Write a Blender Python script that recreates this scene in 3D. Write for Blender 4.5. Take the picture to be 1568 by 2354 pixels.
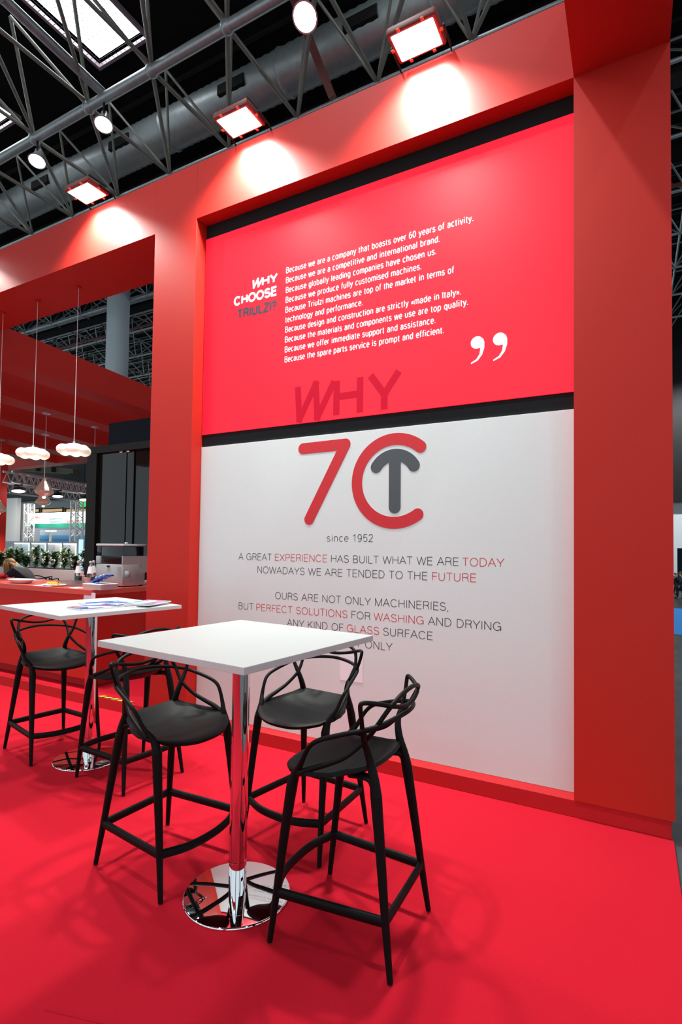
import bpy, bmesh, math, random
from mathutils import Vector, Matrix
PI = math.pi
random.seed(7)
for o in list(bpy.data.objects): bpy.data.objects.remove(o)
sc = bpy.context.scene
col = sc.collection

# ------------------------------------------------------------------ camera
W, H = 1568, 2354
CAM = Vector((3.2433, -3.3323, 1.5004)); YAW, PIT, ROL, FOC = -.4990, .0317, .0132, 1236.44
SX, SY = -1.75, 43.11
fw = Vector((math.sin(YAW)*math.cos(PIT), math.cos(YAW)*math.cos(PIT), math.sin(PIT)))
rt = Vector((math.cos(YAW), -math.sin(YAW), 0)); up = rt.cross(fw)
rt, up = (math.cos(ROL)*rt+math.sin(ROL)*up), (math.cos(ROL)*up-math.sin(ROL)*rt)
cd = bpy.data.cameras.new('camera'); cam = bpy.data.objects.new('camera', cd); col.objects.link(cam)
cd.sensor_fit = 'HORIZONTAL'; cd.sensor_width = 36; cd.lens = FOC/W*36
cd.shift_x = -SX/W; cd.shift_y = SY/W; cd.clip_start = .05; cd.clip_end = 300
m = Matrix((rt, up, -fw)).transposed().to_4x4(); m.translation = CAM; cam.matrix_world = m
sc.camera = cam
def ray(x, y): return fw+rt*((x-W/2-SX)/FOC)-up*((y-H/2-SY)/FOC)
def on_z(x, y, z=0.): d = ray(x, y); return CAM+d*((z-CAM.z)/d.z)
def on_y(x, y, Y): d = ray(x, y); return CAM+d*((Y-CAM.y)/d.y)

# ------------------------------------------------------------------ light and exposure
sc.view_settings.view_transform = 'Standard'; sc.view_settings.look = 'None'
sc.view_settings.gamma = 1; sc.view_settings.use_curve_mapping = False
sc.view_settings.exposure = 0.0
wd = bpy.data.worlds.new('hall_air'); sc.world = wd; wd.use_nodes = True
wd.node_tree.nodes['Background'].inputs[0].default_value = (.78, .94, 1, 1)
wd.node_tree.nodes['Background'].inputs[1].default_value = 1.0
FLOOD_W, OPP_W, BAY_W, SKY_E = 66., 16., 380., 9.
def area(name, loc, sx, sy, power, color, direction, parent=None, spread=160):
    l = bpy.data.lights.new(name, 'AREA'); l.shape = 'RECTANGLE'; l.size = sx; l.size_y = sy
    l.energy = power; l.color = color; l.spread = math.radians(spread)
    o = bpy.data.objects.new(name, l); col.objects.link(o)
    o.rotation_euler = Vector(direction).to_track_quat('-Z', 'Y').to_euler(); o.location = loc
    if parent: o.parent = parent
    return o

# ------------------------------------------------------------------ materials
def mat(name, c, rough=.5, metal=0., noise=0., nscale=40., bump=0., spec=.5, emit=None, es=0., coat=0.):
    m = bpy.data.materials.new(name); m.use_nodes = True
    nt = m.node_tree; b = nt.nodes['Principled BSDF']
    b.inputs['Base Color'].default_value = (*c, 1); b.inputs['Roughness'].default_value = rough
    b.inputs['Metallic'].default_value = metal; b.inputs['Specular IOR Level'].default_value = spec
    b.inputs['Coat Weight'].default_value = coat
    if emit: b.inputs['Emission Color'].default_value = (*emit, 1); b.inputs['Emission Strength'].default_value = es
    if noise or bump:
        t = nt.nodes.new('ShaderNodeTexCoord'); n = nt.nodes.new('ShaderNodeTexNoise')
        n.inputs['Scale'].default_value = nscale; n.inputs['Detail'].default_value = 4
        nt.links.new(t.outputs['Object'], n.inputs['Vector'])
        if noise:
            r = nt.nodes.new('ShaderNodeValToRGB')
            r.color_ramp.elements[0].position = .3; r.color_ramp.elements[1].position = .7
            r.color_ramp.elements[0].color = (*[max(0, x*(1-noise)) for x in c], 1)
            r.color_ramp.elements[1].color = (*[min(1, x*(1+noise)) for x in c], 1)
            nt.links.new(n.outputs['Fac'], r.inputs['Fac']); nt.links.new(r.outputs['Color'], b.inputs['Base Color'])
        if bump:
            bp = nt.nodes.new('ShaderNodeBump'); bp.inputs['Strength'].default_value = bump; bp.inputs['Distance'].default_value = .004
            nt.links.new(n.outputs['Fac'], bp.inputs['Height']); nt.links.new(bp.outputs['Normal'], b.inputs['Normal'])
    return m
M = {}
M['red'] = mat('red_paint', (.48, .018, .011), .55, noise=.04, nscale=180, bump=.06, spec=.25)
M['carpet'] = mat('red_carpet', (.49, .008, .022), .95, noise=.10, nscale=260, bump=.5, spec=.1)
M['kick'] = mat('red_laminate', (.46, .010, .014), .6, noise=.03, nscale=90, spec=.3)
M['white_wall'] = mat('white_print', (.655, .69, .685), .6, noise=.012, nscale=120, bump=.05, spec=.3)
M['white'] = mat('white_laminate', (.385, .41, .41), .42, noise=.01, nscale=20, spec=.25)
M['edge'] = mat('white_edge', (.55, .55, .56), .45, noise=.02, nscale=30)
M['black'] = mat('black_plastic', (.0045, .0052, .0055), .46, bump=.05, nscale=500, spec=.12)
M['chrome'] = mat('chrome', (.86, .86, .87), .025, 1., noise=.01, nscale=3)
M['bezel'] = mat('matt_black_board', (.012, .013, .014), .75, noise=.1, nscale=200, spec=.15)
M['ink'] = mat('dark_grey_vinyl', (.035, .037, .042), .5, noise=.03)
M['inkred'] = mat('red_vinyl', (.55, .010, .018), .5, noise=.03)
M['logogrey'] = mat('slate_vinyl', (.060, .068, .076), .5, noise=.03)
M['paper'] = mat('white_paper', (.80, .79, .83), .6, noise=.02)
M['dark'] = mat('dark_steel', (.012, .011, .011), .55, noise=.08, spec=.2)
M['navy'] = mat('navy_panel', (.004, .008, .016), .65, noise=.1, spec=.12)
M['deck'] = mat('roof_deck', (.009, .008, .009), .9, noise=.15, nscale=2, spec=.05)
M['pipe'] = mat('galvanised_pipe', (.34, .36, .37), .4, .55, noise=.1, nscale=8)
M['brace'] = mat('grey_green_tube', (.20, .20, .17), .5, .3, noise=.1, nscale=8)
M['duct'] = mat('spiral_duct', (.34, .37, .37), .42, .45, noise=.08, nscale=6)
M['rust'] = mat('red_oxide_steel', (.11, .018, .014), .6, noise=.1)
M['grey'] = mat('grey_paint', (.30, .33, .35), .6, noise=.03)
M['lgrey'] = mat('light_grey_panel', (.42, .45, .50), .6, noise=.03)
M['hallfloor'] = mat('hall_floor', (.040, .045, .050), .45, noise=.45, nscale=3, bump=.1)
M['glow'] = mat('led_glass', (.9, .95, 1), .3, emit=(.93, 1, 1), es=14)
M['lampglow'] = mat('lamp_glass', (.9, .95, 1), .3, emit=(.95, .98, 1), es=10)
M['skyglass'] = mat('skylight_glazing', (.8, .9, 1), .3, emit=(.88, .94, 1), es=SKY_E)
M['cloud'] = mat('opal_glass', (.85, .80, .74), .35, emit=(1, .84, .66), es=.42)
M['cloudhot'] = mat('opal_glass_lit', (.9, .85, .8), .35, emit=(1, .86, .66), es=2.2)
M['machine'] = mat('grey_plastic_warm_lit', (.34, .31, .31), .45, noise=.02)  # machine grey with the warmer light of its side face in the colour
M['machinel'] = mat('grey_plastic_cool_lit', (.30, .32, .33), .45, noise=.02)  # same machine grey, tinted for the cool light on its front face
M['smoke'] = mat('smoked_window', (.010, .009, .010), .12, noise=.2)
M['silver'] = mat('brushed_silver', (.62, .62, .64), .3, .7, noise=.03)
M['skin'] = mat('skin', (.55, .28, .20), .55, noise=.04)
M['blonde'] = mat('blonde_hair', (.34, .17, .06), .5, noise=.35, nscale=60)
M['darkhair'] = mat('brown_hair', (.09, .06, .045), .6, noise=.2, nscale=60)
M['jacket'] = mat('navy_cloth', (.008, .010, .020), .8, noise=.1)
M['teal'] = mat('teal_cloth', (.10, .26, .23), .8, noise=.1)
M['shirtblue'] = mat('light_blue_cloth', (.30, .42, .62), .8, noise=.1)
M['leaf'] = mat('dark_leaf', (.035, .10, .022), .5, noise=.5, nscale=9)
M['leaf2'] = mat('fresh_leaf', (.075, .17, .035), .5, noise=.4, nscale=9)
M['petal'] = mat('white_petal', (.8, .8, .76), .6, noise=.04)
M['soil'] = mat('soil', (.03, .02, .012), .9, noise=.3)
M['planter'] = mat('pale_pink_board', (.56, .50, .50), .6, noise=.02)
M['yellow'] = mat('yellow_tape', (.85, .62, .02), .5, noise=.04)
M['blackt'] = mat('black_tape', (.012, .012, .012), .5, noise=.04)
M['blue'] = mat('blue_foil', (.02, .08, .42), .25, noise=.3, nscale=40)
M['banana'] = mat('banana_peel', (.62, .40, .03), .5, noise=.2, nscale=30)
M['clear'] = None
def glass(name, c, rough=.02, alpha=.0):
    m = bpy.data.materials.new(name); m.use_nodes = True; b = m.node_tree.nodes['Principled BSDF']
    b.inputs['Base Color'].default_value = (*c, 1); b.inputs['Roughness'].default_value = rough
    b.inputs['Transmission Weight'].default_value = 1; b.inputs['IOR'].default_value = 1.35
    n = m.node_tree.nodes.new('ShaderNodeTexNoise'); n.inputs['Scale'].default_value = 15
    mr = m.node_tree.nodes.new('ShaderNodeMapRange'); mr.inputs['To Min'].default_value = rough; mr.inputs['To Max'].default_value = rough+.02
    m.node_tree.links.new(n.outputs['Fac'], mr.inputs['Value']); m.node_tree.links.new(mr.outputs['Result'], b.inputs['Roughness'])
    return m
M['clear'] = glass('clear_glass', (.93, .97, .97))
M['crystal'] = mat('mirrored_crystal', (.78, .70, .66), .10, .92, noise=.25, nscale=30, emit=(1, .78, .6), es=.12)
M['darkglass'] = mat('dark_tinted_glass', (.012, .011, .011), .03, noise=.05, spec=.38)

def led_mat(name, c, strength):
    m = mat(name, (.03, .003, .006), .36, spec=.3, emit=c, es=strength)
    nt = m.node_tree; b = nt.nodes['Principled BSDF']
    t = nt.nodes.new('ShaderNodeTexCoord'); s = nt.nodes.new('ShaderNodeSeparateXYZ')
    nt.links.new(t.outputs['Object'], s.inputs[0])
    outs = []
    for ax in 'XZ':                                   # pixel pitch of the LED wall
        a = nt.nodes.new('ShaderNodeMath'); a.operation = 'MULTIPLY'; a.inputs[1].default_value = 2*PI/.0039
        q = nt.nodes.new('ShaderNodeMath'); q.operation = 'SINE'
        nt.links.new(s.outputs[ax], a.inputs[0]); nt.links.new(a.outputs[0], q.inputs[0]); outs.append(q)
    mu = nt.nodes.new('ShaderNodeMath'); mu.operation = 'ADD'
    nt.links.new(outs[0].outputs[0], mu.inputs[0]); nt.links.new(outs[1].outputs[0], mu.inputs[1])
    r = nt.nodes.new('ShaderNodeMapRange'); r.inputs['From Min'].default_value = -2; r.inputs['From Max'].default_value = 2
    r.inputs['To Min'].default_value = strength*.82; r.inputs['To Max'].default_value = strength*1.18
    nt.links.new(mu.outputs[0], r.inputs['Value']); nt.links.new(r.outputs['Result'], b.inputs['Emission Strength'])
    return m
M['led'] = led_mat('led_picture', (1, .012, .040), 1.0)
M['ledwhite'] = mat('led_white_text', (.1, .1, .1), .4, emit=(1, .97, 1), es=.95)
M['leddark'] = mat('led_dark_text', (.03, .02, .03), .4, emit=(.030, .014, .022), es=1.)
M['ledred'] = mat('led_deep_red_text', (.02, .001, .002), .4, spec=.15, emit=(.70, .0, .028), es=1.)

# ------------------------------------------------------------------ mesh helpers
class MB:
    def __init__(s): s.bm = bmesh.new()
    def box(s, a, b, bev=0., seg=2):
        x0, y0, z0 = a; x1, y1, z1 = b
        v = [s.bm.verts.new(p) for p in [(x0,y0,z0),(x1,y0,z0),(x1,y1,z0),(x0,y1,z0),(x0,y0,z1),(x1,y0,z1),(x1,y1,z1),(x0,y1,z1)]]
        f = [s.bm.faces.new([v[i] for i in q]) for q in [(3,2,1,0),(4,5,6,7),(0,1,5,4),(1,2,6,5),(2,3,7,6),(3,0,4,7)]]
        if bev:
            es = list({e for g in f for e in g.edges})
            bmesh.ops.bevel(s.bm, geom=es, offset=bev, segments=seg, affect='EDGES', profile=.5)
        return s
    def prism(s, pts, d):
        """pts: outline of 3D points, extruded by vector d"""
        d = Vector(d); a = [s.bm.verts.new(p) for p in pts]; b = [s.bm.verts.new(Vector(p)+d) for p in pts]
        n = len(pts); s.bm.faces.new(a[::-1]); s.bm.faces.new(b)
        for i in range(n): s.bm.faces.new((a[i], a[(i+1)%n], b[(i+1)%n], b[i]))
        return s
    def tube(s, pts, rad, n=12, closed=False, oval=None, cap=True):
        """sweep a circle (or oval: (side, vertical) radii) along pts"""
        pts = [Vector(p) for p in pts]; N = len(pts)
        if not hasattr(rad, '__len__'): rad = [rad]*N
        rings = []; prev = None
        for i, p in enumerate(pts):
            if closed: t = pts[(i+1)%N]-pts[i-1]
            else: t = pts[min(i+1, N-1)]-pts[max(i-1, 0)]
            t.normalize()
            if oval:
                w = Vector((0, 0, 1)); u = w.cross(t); u = u.normalized() if u.length > 1e-4 else Vector((1, 0, 0)); w = t.cross(u)
            else:
                if prev is None:
                    u = t.orthogonal().normalized()
                else:
                    u = prev-t*prev.dot(t); u.normalize()
                prev = u; w = t.cross(u)
            ring = []
            for k in range(n):
                a = 2*PI*k/n
                ru, rw = (oval if oval else (rad[i], rad[i]))
                ring.append(s.bm.verts.new(p+u*math.cos(a)*ru+w*math.sin(a)*rw))
            rings.append(ring)
        for i in range(N if closed else N-1):
            a, b = rings[i], rings[(i+1)%N]
            for k in range(n): s.bm.faces.new((a[k], a[(k+1)%n], b[(k+1)%n], b[k]))
        if cap and not closed: s.bm.faces.new(rings[0][::-1]); s.bm.faces.new(rings[-1])
        return s
    def bar(s, a, b, r, n=8): return s.tube([a, b], r, n)
    def lathe(s, prof, c=(0, 0, 0), n=32):
        c = Vector(c); rings = []
        for r, z in prof:
            if r < 1e-6: rings.append([s.bm.verts.new(c+Vector((0, 0, z)))])
            else: rings.append([s.bm.verts.new(c+Vector((r*math.cos(2*PI*k/n), r*math.sin(2*PI*k/n), z))) for k in range(n)])
        for a, b in zip(rings, rings[1:]):
            for k in range(n):
                q = [a[k%len(a)], a[(k+1)%len(a)], b[(k+1)%len(b)], b[k%len(b)]]
                u = []
                for v in q:
                    if v not in u: u.append(v)
                if len(u) > 2:
                    try: s.bm.faces.new(u)
                    except ValueError: pass
        return s
    def ball(s, c, r, sc_=(1, 1, 1), sub=3):
        g = bmesh.ops.create_icosphere(s.bm, subdivisions=sub, radius=r)
        for v in g['verts']: v.co = Vector((v.co.x*sc_[0], v.co.y*sc_[1], v.co.z*sc_[2]))+Vector(c)
        return s
    def build(s, name, material, parent=None, smooth=True, angle=40):
        bmesh.ops.recalc_face_normals(s.bm, faces=s.bm.faces)
        me = bpy.data.meshes.new(name); s.bm.to_mesh(me); s.bm.free()
        me.materials.append(material)
        if smooth:
            for p in me.polygons: p.use_smooth = True
            try: me.set_sharp_from_angle(angle=math.radians(angle))
            except Exception: pass
        o = bpy.data.objects.new(name, me); col.objects.link(o)
        if parent: o.parent = parent
        return o
def spline(ctrl, n=8, closed=False):
    P_ = [Vector(p) for p in ctrl]; N = len(P_); out = []
    for i in range(N if closed else N-1):
        g = lambda k: P_[k % N] if closed else P_[max(0, min(N-1, k))]
        p0, p1, p2, p3 = g(i-1), g(i), g(i+1), g(i+2)
        # centripetal-like Catmull-Rom with clamped tangents
        for j in range(n):
            t = j/n; l = (p2-p1).length
            m1 = (p2-p0)/max((p2-p1).length+(p1-p0).length, 1e-6)*l; m2 = (p3-p1)/max((p3-p2).length+(p2-p1).length, 1e-6)*l
            out.append(p1*(2*t**3-3*t*t+1)+m1*(t**3-2*t*t+t)+p2*(-2*t**3+3*t*t)+m2*(t**3-t*t))
    if not closed: out.append(P_[-1])
    return out
def tag(o, label=None, cat=None, group=None, kind=None):
    if label: o['label'] = label
    if cat: o['category'] = cat
    if group: o['group'] = group
    if kind: o['kind'] = kind
    return o
def thing(name, label, cat, loc=(0, 0, 0), rz=0., group=None):
    o = bpy.data.objects.new(name, None); o.empty_display_size = .1; col.objects.link(o)
    o.location = loc; o.rotation_euler = (0, 0, rz)
    return tag(o, label, cat, group)
def copy_tree(o, parent=None, kids=None):
    c = o.copy(); col.objects.link(c); c.parent = parent
    for ch in [k for k in bpy.data.objects if k.parent == o]: copy_tree(ch, c)
    return c
def struct(mb, name, material, label=None, smooth=False, parent=None):
    o = mb.build(name, material, parent, smooth)
    if not parent: tag(o, label, None, None, 'structure')
    return o
def arc(cx, cy, rx, ry, a0, a1):
    n = max(4, int(abs(a1-a0)/14))
    return [(cx+rx*math.cos(math.radians(a0+(a1-a0)*k/n)), cy+ry*math.sin(math.radians(a0+(a1-a0)*k/n))) for k in range(n+1)]
st_ = lambda x, h=1.: [(x, 0), (x, h)]
GL = {
'A': (.74, [[(0, 0), (.37, 1), (.74, 0)], [(.13, .35), (.61, .35)]]),
'B': (.68, [[(.08, 1), (.36, 1)]+arc(.36, .765, .22, .235, 90, -90)+[(.08, .53)], [(.36, .53)]+arc(.38, .265, .24, .265, 90, -90)+[(.08, 0)], st_(.08)]),
'C': (.80, [arc(.41, .5, .36, .5, 40, 320)]),
'D': (.76, [st_(.08), [(.08, 1), (.34, 1)]+arc(.34, .5, .36, .5, 90, -90)+[(.08, 0)]]),
'E': (.63, [[(.60, 1), (.08, 1), (.08, 0), (.61, 0)], [(.08, .53), (.56, .53)]]),
'F': (.58, [[(.57, 1), (.08, 1), (.08, 0)], [(.08, .53), (.52, .53)]]),
'G': (.84, [arc(.42, .5, .37, .5, 40, 335)+[(.77, .48), (.45, .48)], [(.77, .48), (.77, 0)]]),
'H': (.76, [st_(.08), st_(.68), [(.08, .53), (.68, .53)]]),
'I': (.18, [st_(.09)]),
'K': (.70, [st_(.08), [(.08, .36), (.64, 1)], [(.26, .56), (.69, 0)]]),
'L': (.56, [[(.08, 1), (.08, 0), (.55, 0)]]),
'M': (.90, [[(.08, 0), (.08, 1), (.45, 0), (.82, 1), (.82, 0)]]),
'N': (.76, [[(.08, 0), (.08, 1), (.68, 0), (.68, 1)]]),
'O': (.86, [arc(.43, .5, .38, .5, 0, 360)]),
'P': (.66, [[(.08, 1), (.38, 1)]+arc(.38, .74, .25, .26, 90, -90)+[(.08, .48)], st_(.08)]),
'R': (.71, [[(.08, 1), (.40, 1)]+arc(.40, .755, .24, .245, 90, -90)+[(.08, .51)], st_(.08), [(.42, .51), (.58, .42), (.62, .14), (.67, 0)]]),
'S': (.66, [arc(.32, .755, .25, .245, 15, 250)+arc(.33, .26, .28, .26, 75, -165)]),
'T': (.64, [[(.02, 1), (.62, 1)], st_(.32)]),
'U': (.74, [[(.08, 1), (.08, .34)]+arc(.37, .32, .29, .32, 180, 360)+[(.66, 1)]]),
'V': (.70, [[(.0, 1), (.35, 0), (.70, 1)]]),
'W': (1.0, [[(.0, 1), (.25, 0), (.5, 1), (.75, 0), (1., 1)]]),
'X': (.70, [[(.02, 0), (.67, 1)], [(.02, 1), (.68, 0)]]),
'Y': (.68, [[(.0, 1), (.34, .42), (.68, 1)], [(.34, .42), (.34, 0)]]),
'Z': (.64, [[(.04, 1), (.60, 1), (.03, 0), (.61, 0)]]),
'0': (.58, [arc(.29, .5, .23, .5, 0, 360)]), '1': (.50, [[(.08, .76), (.31, .98), (.31, 0)]]),
'2': (.58, [arc(.28, .74, .22, .26, 170, -25)+[(.05, 0), (.53, 0)]]),
'5': (.58, [[(.49, 1), (.14, 1), (.08, .50)]+arc(.29, .33, .23, .33, 130, -150)]),
'6': (.58, [arc(.29, .32, .22, .32, 0, 360), arc(.31, .5, .25, .5, 60, 190)]),
'9': (.58, [arc(.29, .68, .22, .32, 0, 360), arc(.27, .5, .25, .5, 10, -130)]),
',': (.20, [[(.10, .06), (.10, -.02), (.04, -.16)]]), '.': (.20, [[(.09, 0), (.09, .11)]]),
'?': (.50, [arc(.24, .76, .20, .24, 175, -40)+[(.24, .42), (.24, .27)], [(.24, 0), (.24, .11)]]),
'\u00ab': (.46, [[(.22, .12), (.06, .36), (.22, .60)], [(.42, .12), (.26, .36), (.42, .60)]]),
'\u00bb': (.46, [[(.05, .12), (.21, .36), (.05, .60)], [(.25, .12), (.41, .36), (.25, .60)]]),
'a': (.56, [arc(.28, .52, .19, .20, 165, 0)+[(.47, .10), (.50, 0)], [(.47, .42), (.30, .42)]+arc(.26, .21, .19, .21, 90, 270)+[(.37, .02), (.47, .15)]]),
'b': (.59, [st_(.08), arc(.31, .36, .22, .36, 0, 360)]), 'c': (.55, [arc(.29, .36, .23, .36, 45, 315)]),
'd': (.60, [st_(.52), arc(.29, .36, .22, .36, 0, 360)]), 'e': (.56, [[(.06, .37), (.51, .37)]+arc(.29, .36, .23, .36, 2, 312)]),
'f': (.34, [[(.14, 0), (.14, .80)]+arc(.30, .80, .16, .21, 180, 75), [(.02, .68), (.32, .68)]]),
'g': (.59, [arc(.29, .36, .22, .36, 0, 360), [(.51, .72), (.51, -.06)]+arc(.29, -.06, .22, .20, 0, -155)]),
'h': (.58, [st_(.08), [(.08, .46)]+arc(.29, .47, .20, .25, 170, 0)+[(.49, 0)]]),
'i': (.22, [st_(.11, .71), [(.11, .88), (.11, .99)]]), 'k': (.53, [st_(.08), [(.08, .24), (.47, .71)], [(.22, .42), (.51, 0)]]),
'l': (.22, [st_(.11)]), 'm': (.90, [st_(.08, .71), [(.08, .46)]+arc(.275, .47, .185, .25, 170, 0)+[(.46, 0)], [(.46, .46)]+arc(.64, .47, .18, .25, 170, 0)+[(.82, 0)]]),
'n': (.58, [st_(.08, .71), [(.08, .46)]+arc(.29, .47, .20, .25, 170, 0)+[(.49, 0)]]), 'o': (.60, [arc(.30, .36, .24, .36, 0, 360)]),
'p': (.59, [[(.08, -.26), (.08, .71)], arc(.31, .36, .22, .36, 0, 360)]), 'q': (.60, [[(.52, -.26), (.52, .71)], arc(.29, .36, .22, .36, 0, 360)]),
'r': (.36, [st_(.08, .71), [(.08, .44)]+arc(.29, .46, .20, .25, 170, 75)]),
's': (.52, [arc(.26, .54, .18, .175, 20, 250)+arc(.26, .19, .20, .19, 80, -165)]),
't': (.35, [[(.15, .90), (.15, .16)]+arc(.27, .16, .12, .16, 180, 285), [(.02, .70), (.31, .70)]]),
'u': (.58, [[(.08, .71), (.08, .26)]+arc(.29, .25, .21, .25, 180, 355)+[(.50, .71)], st_(.50, .40)]),
'v': (.52, [[(.02, .71), (.26, 0), (.50, .71)]]), 'w': (.78, [[(.02, .71), (.20, 0), (.39, .71), (.58, 0), (.76, .71)]]),
'x': (.52, [[(.03, 0), (.48, .71)], [(.03, .71), (.49, 0)]]), 'y': (.52, [[(.02, .71), (.27, .02)], [(.50, .71), (.25, -.08), (.16, -.24), (.03, -.25)]]),
'z': (.52, [[(.05, .71), (.46, .71), (.04, 0), (.48, 0)]]), ' ': (.30, [])}
def ribbon(bm, path, w, fmap):
    """flat stroke of constant width with mitred corners; fmap turns (x, z) into a point"""
    P_ = [Vector(p) for p in path]; N = len(P_); r = w/2; closed = N > 3 and (P_[0]-P_[-1]).length < 1e-6
    if closed: P_ = P_[:-1]; N -= 1
    L, R = [], []
    for i in range(N):
        d0 = (P_[i]-P_[i-1]).normalized() if (i > 0 or closed) else (P_[1]-P_[0]).normalized()
        d1 = (P_[(i+1) % N]-P_[i]).normalized() if (i < N-1 or closed) else d0
        t = d0+d1; t = t.normalized() if t.length > 1e-5 else d0
        nn = Vector((-t.y, t.x)); k = min(1.5, 1/max(.2, abs(nn.dot(Vector((-d0.y, d0.x))))))
        L.append(bm.verts.new(fmap(P_[i]+nn*r*k))); R.append(bm.verts.new(fmap(P_[i]-nn*r*k)))
    for i in range(N if closed else N-1):
        j = (i+1) % N; bm.faces.new((L[i], R[i], R[j], L[j]))
def write(body, x0, x1, z, cap, y, material, parent, wt, name='word', slant=None, track=.06, kern=1.):
    """stroke lettering standing on a wall facing -y, fitted between x0 and x1, one mesh per word; wt is the stroke weight / capital height"""
    pos, x = [], 0.
    for c_ in body:
        pos.append(x); x += GL[c_][0]+track+wt*.45
    tot = x-track-wt*.45; sc_ = (x1-x0)/tot; n_ = 0; wi = 0; out = []
    i = 0
    while i < len(body):
        if body[i] == ' ': i += 1; continue
        bm = bmesh.new(); j = i
        while j < len(body) and body[j] != ' ':
            for path in GL[body[j]][1]:
                xo = pos[j]; sl = (slant or {}).get(j, 0)
                sy = 1-wt
                pts = [Vector(((xo+p[0])*sc_/cap+sl*p[1], wt/2+p[1]*sy)) for p in path]
                runs = [[pts[0]]]
                for k in range(1, len(pts)):
                    runs[-1].append(pts[k])
                    if 0 < k < len(pts)-1 and (pts[k]-pts[k-1]).normalized().dot((pts[k+1]-pts[k]).normalized()) < .45: runs.append([pts[k]])
                for q, run in enumerate(runs):              # sharp corners: two strokes that overlap, each on its own layer
                    if q > 0: run[0] = run[0]-(run[1]-run[0]).normalized()*wt*.42
                    if q < len(runs)-1: run[-1] = run[-1]+(run[-1]-run[-2]).normalized()*wt*.42
                    n_ += 1; yl = y-.00003*(n_ % 7)
                    ribbon(bm, run, wt, lambda p: (x0+p.x*cap, yl, z+p.y*cap))
            j += 1
        bmesh.ops.recalc_face_normals(bm, faces=bm.faces)
        for f in bm.faces:
            if f.normal.y > 0: f.normal_flip()
        me = bpy.data.meshes.new(name); bm.to_mesh(me); bm.free(); me.materials.append(material)
        o = bpy.data.objects.new(name, me); col.objects.link(o); o.parent = parent; out.append(o); i = j
    return out

# ------------------------------------------------------------------ the stand: floor, frame, wall
ZB, ZT, YD, ZP = 4.275, 4.760, .112, .0954
XPL, XR, XRR = -.494, 2.946, 3.430
struct(MB().box((-40, -12, -.06), (26, 45, -.022)), 'floor_hall', M['hallfloor'])
struct(MB().box((-9, -7.5, -.022), (3.425, 0.03, 0), .004), 'floor', M['carpet'])
# raised platform with its own carpet: riser and top
pl = MB().box((-9, .012, 0), (3.415, .70, ZP), .003)
struct(pl, 'trim_1', M['kick'])
struct(MB().box((-9, .030, ZP), (XPL, 7, ZP+.003)), 'floor_platform', M['carpet'])
# seam strip where two widths of carpet meet
a, b = on_z(104, 2322, .0), on_z(240, 2354, .0); d = (b-a).normalized(); n_ = Vector((-d.y, d.x, 0))
sm = MB().tube([a, a+d*.10, b, b+d*.5], .0035, 8); struct(sm, 'trim_2', M['carpet'])

fr = MB()
fr.box((-12, 0, ZB), (XPL-.0004, .625, ZT), .002); fr.box((.0004, 0, ZB), (XRR, .625, ZT), .002)
struct(fr, 'wall_beam', M['red'])
struct(MB().box((XPL, -.0006, ZP+.002), (0, .625, ZT), .002), 'wall_pillar_left', M['red'])
struct(MB().box((XR, 0, ZP+.004), (XRR, .625, ZB-.00002)), 'wall_pillar_right', M['red'])
struct(MB().box((XR+.001, -6.2, ZB), (XRR-.001, -.0002, ZT)), 'wall_beam_right', M['red'])
struct(MB().box((-12, -6.7, ZB), (XRR, -6.21, ZT), .004), 'wall_beam_front', M['red'])
struct(MB().box((XR+.0, -6.7, 0), (XRR, -6.2, ZB-.001), .004), 'wall_pillar_front', M['red'])
# backing behind the picture wall
struct(MB().box((.001, .235, ZP), (XR-.001, .60, ZB-.001)), 'wall_back', M['red'])

# LED screen with its matt black surround
led = thing('led_screen', 'large red LED wall screen with white text between the pillars', 'screen', (0, 0, 0))
MB().box((.004, .125, 2.345), (XR-.004, .234, 4.272)).build('surround', M['bezel'], led, False)
MB().box((.006, YD, 2.450), (XR-.006, .124, 4.149)).build('display_panel', M['led'], led, False)
lines = ['Because we are a company that boasts over 60 years of activity.', 'Because we are a competitive and international brand.',
 'Because globally leading companies have chosen us.', 'Because we produce fully customised machines.',
 'Because Triulzi machines are top of the market in terms of', 'technology and performance.',
 'Because design and construction are strictly \u00abmade in Italy\u00bb.', 'Because the materials and components we use are top quality.',
 'Because we offer immediate support and assistance.', 'Because the spare parts service is prompt and efficient.']
rx = [2.331, 2.103, 2.08, 1.974, 2.202, 1.527, 2.251, 2.299, 2.078, 2.137]
for i, (s_, x1) in enumerate(zip(lines, rx)):
    write(s_, .850, x1, 3.652-.0788*i, .0505, YD-.0005, M['ledwhite'], led, .15, 'screen_word')
write('WHY', .510, .764, 3.602, .082, YD-.0005, M['ledwhite'], led, .235, 'screen_word', {0: .22}, .02)
write('CHOOSE', .333, .762, 3.496, .082, YD-.0005, M['ledwhite'], led, .235, 'screen_word', None, .02)
write('TRIULZI?', .372, .759, 3.380, .082, YD-.0005, M['leddark'], led, .22, 'screen_word', None, .04)
write('WHY', .915, 1.815, 2.452, .310, YD-.0004, M['ledred'], led, .17, 'screen_word', {0: .20}, .10)
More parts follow.
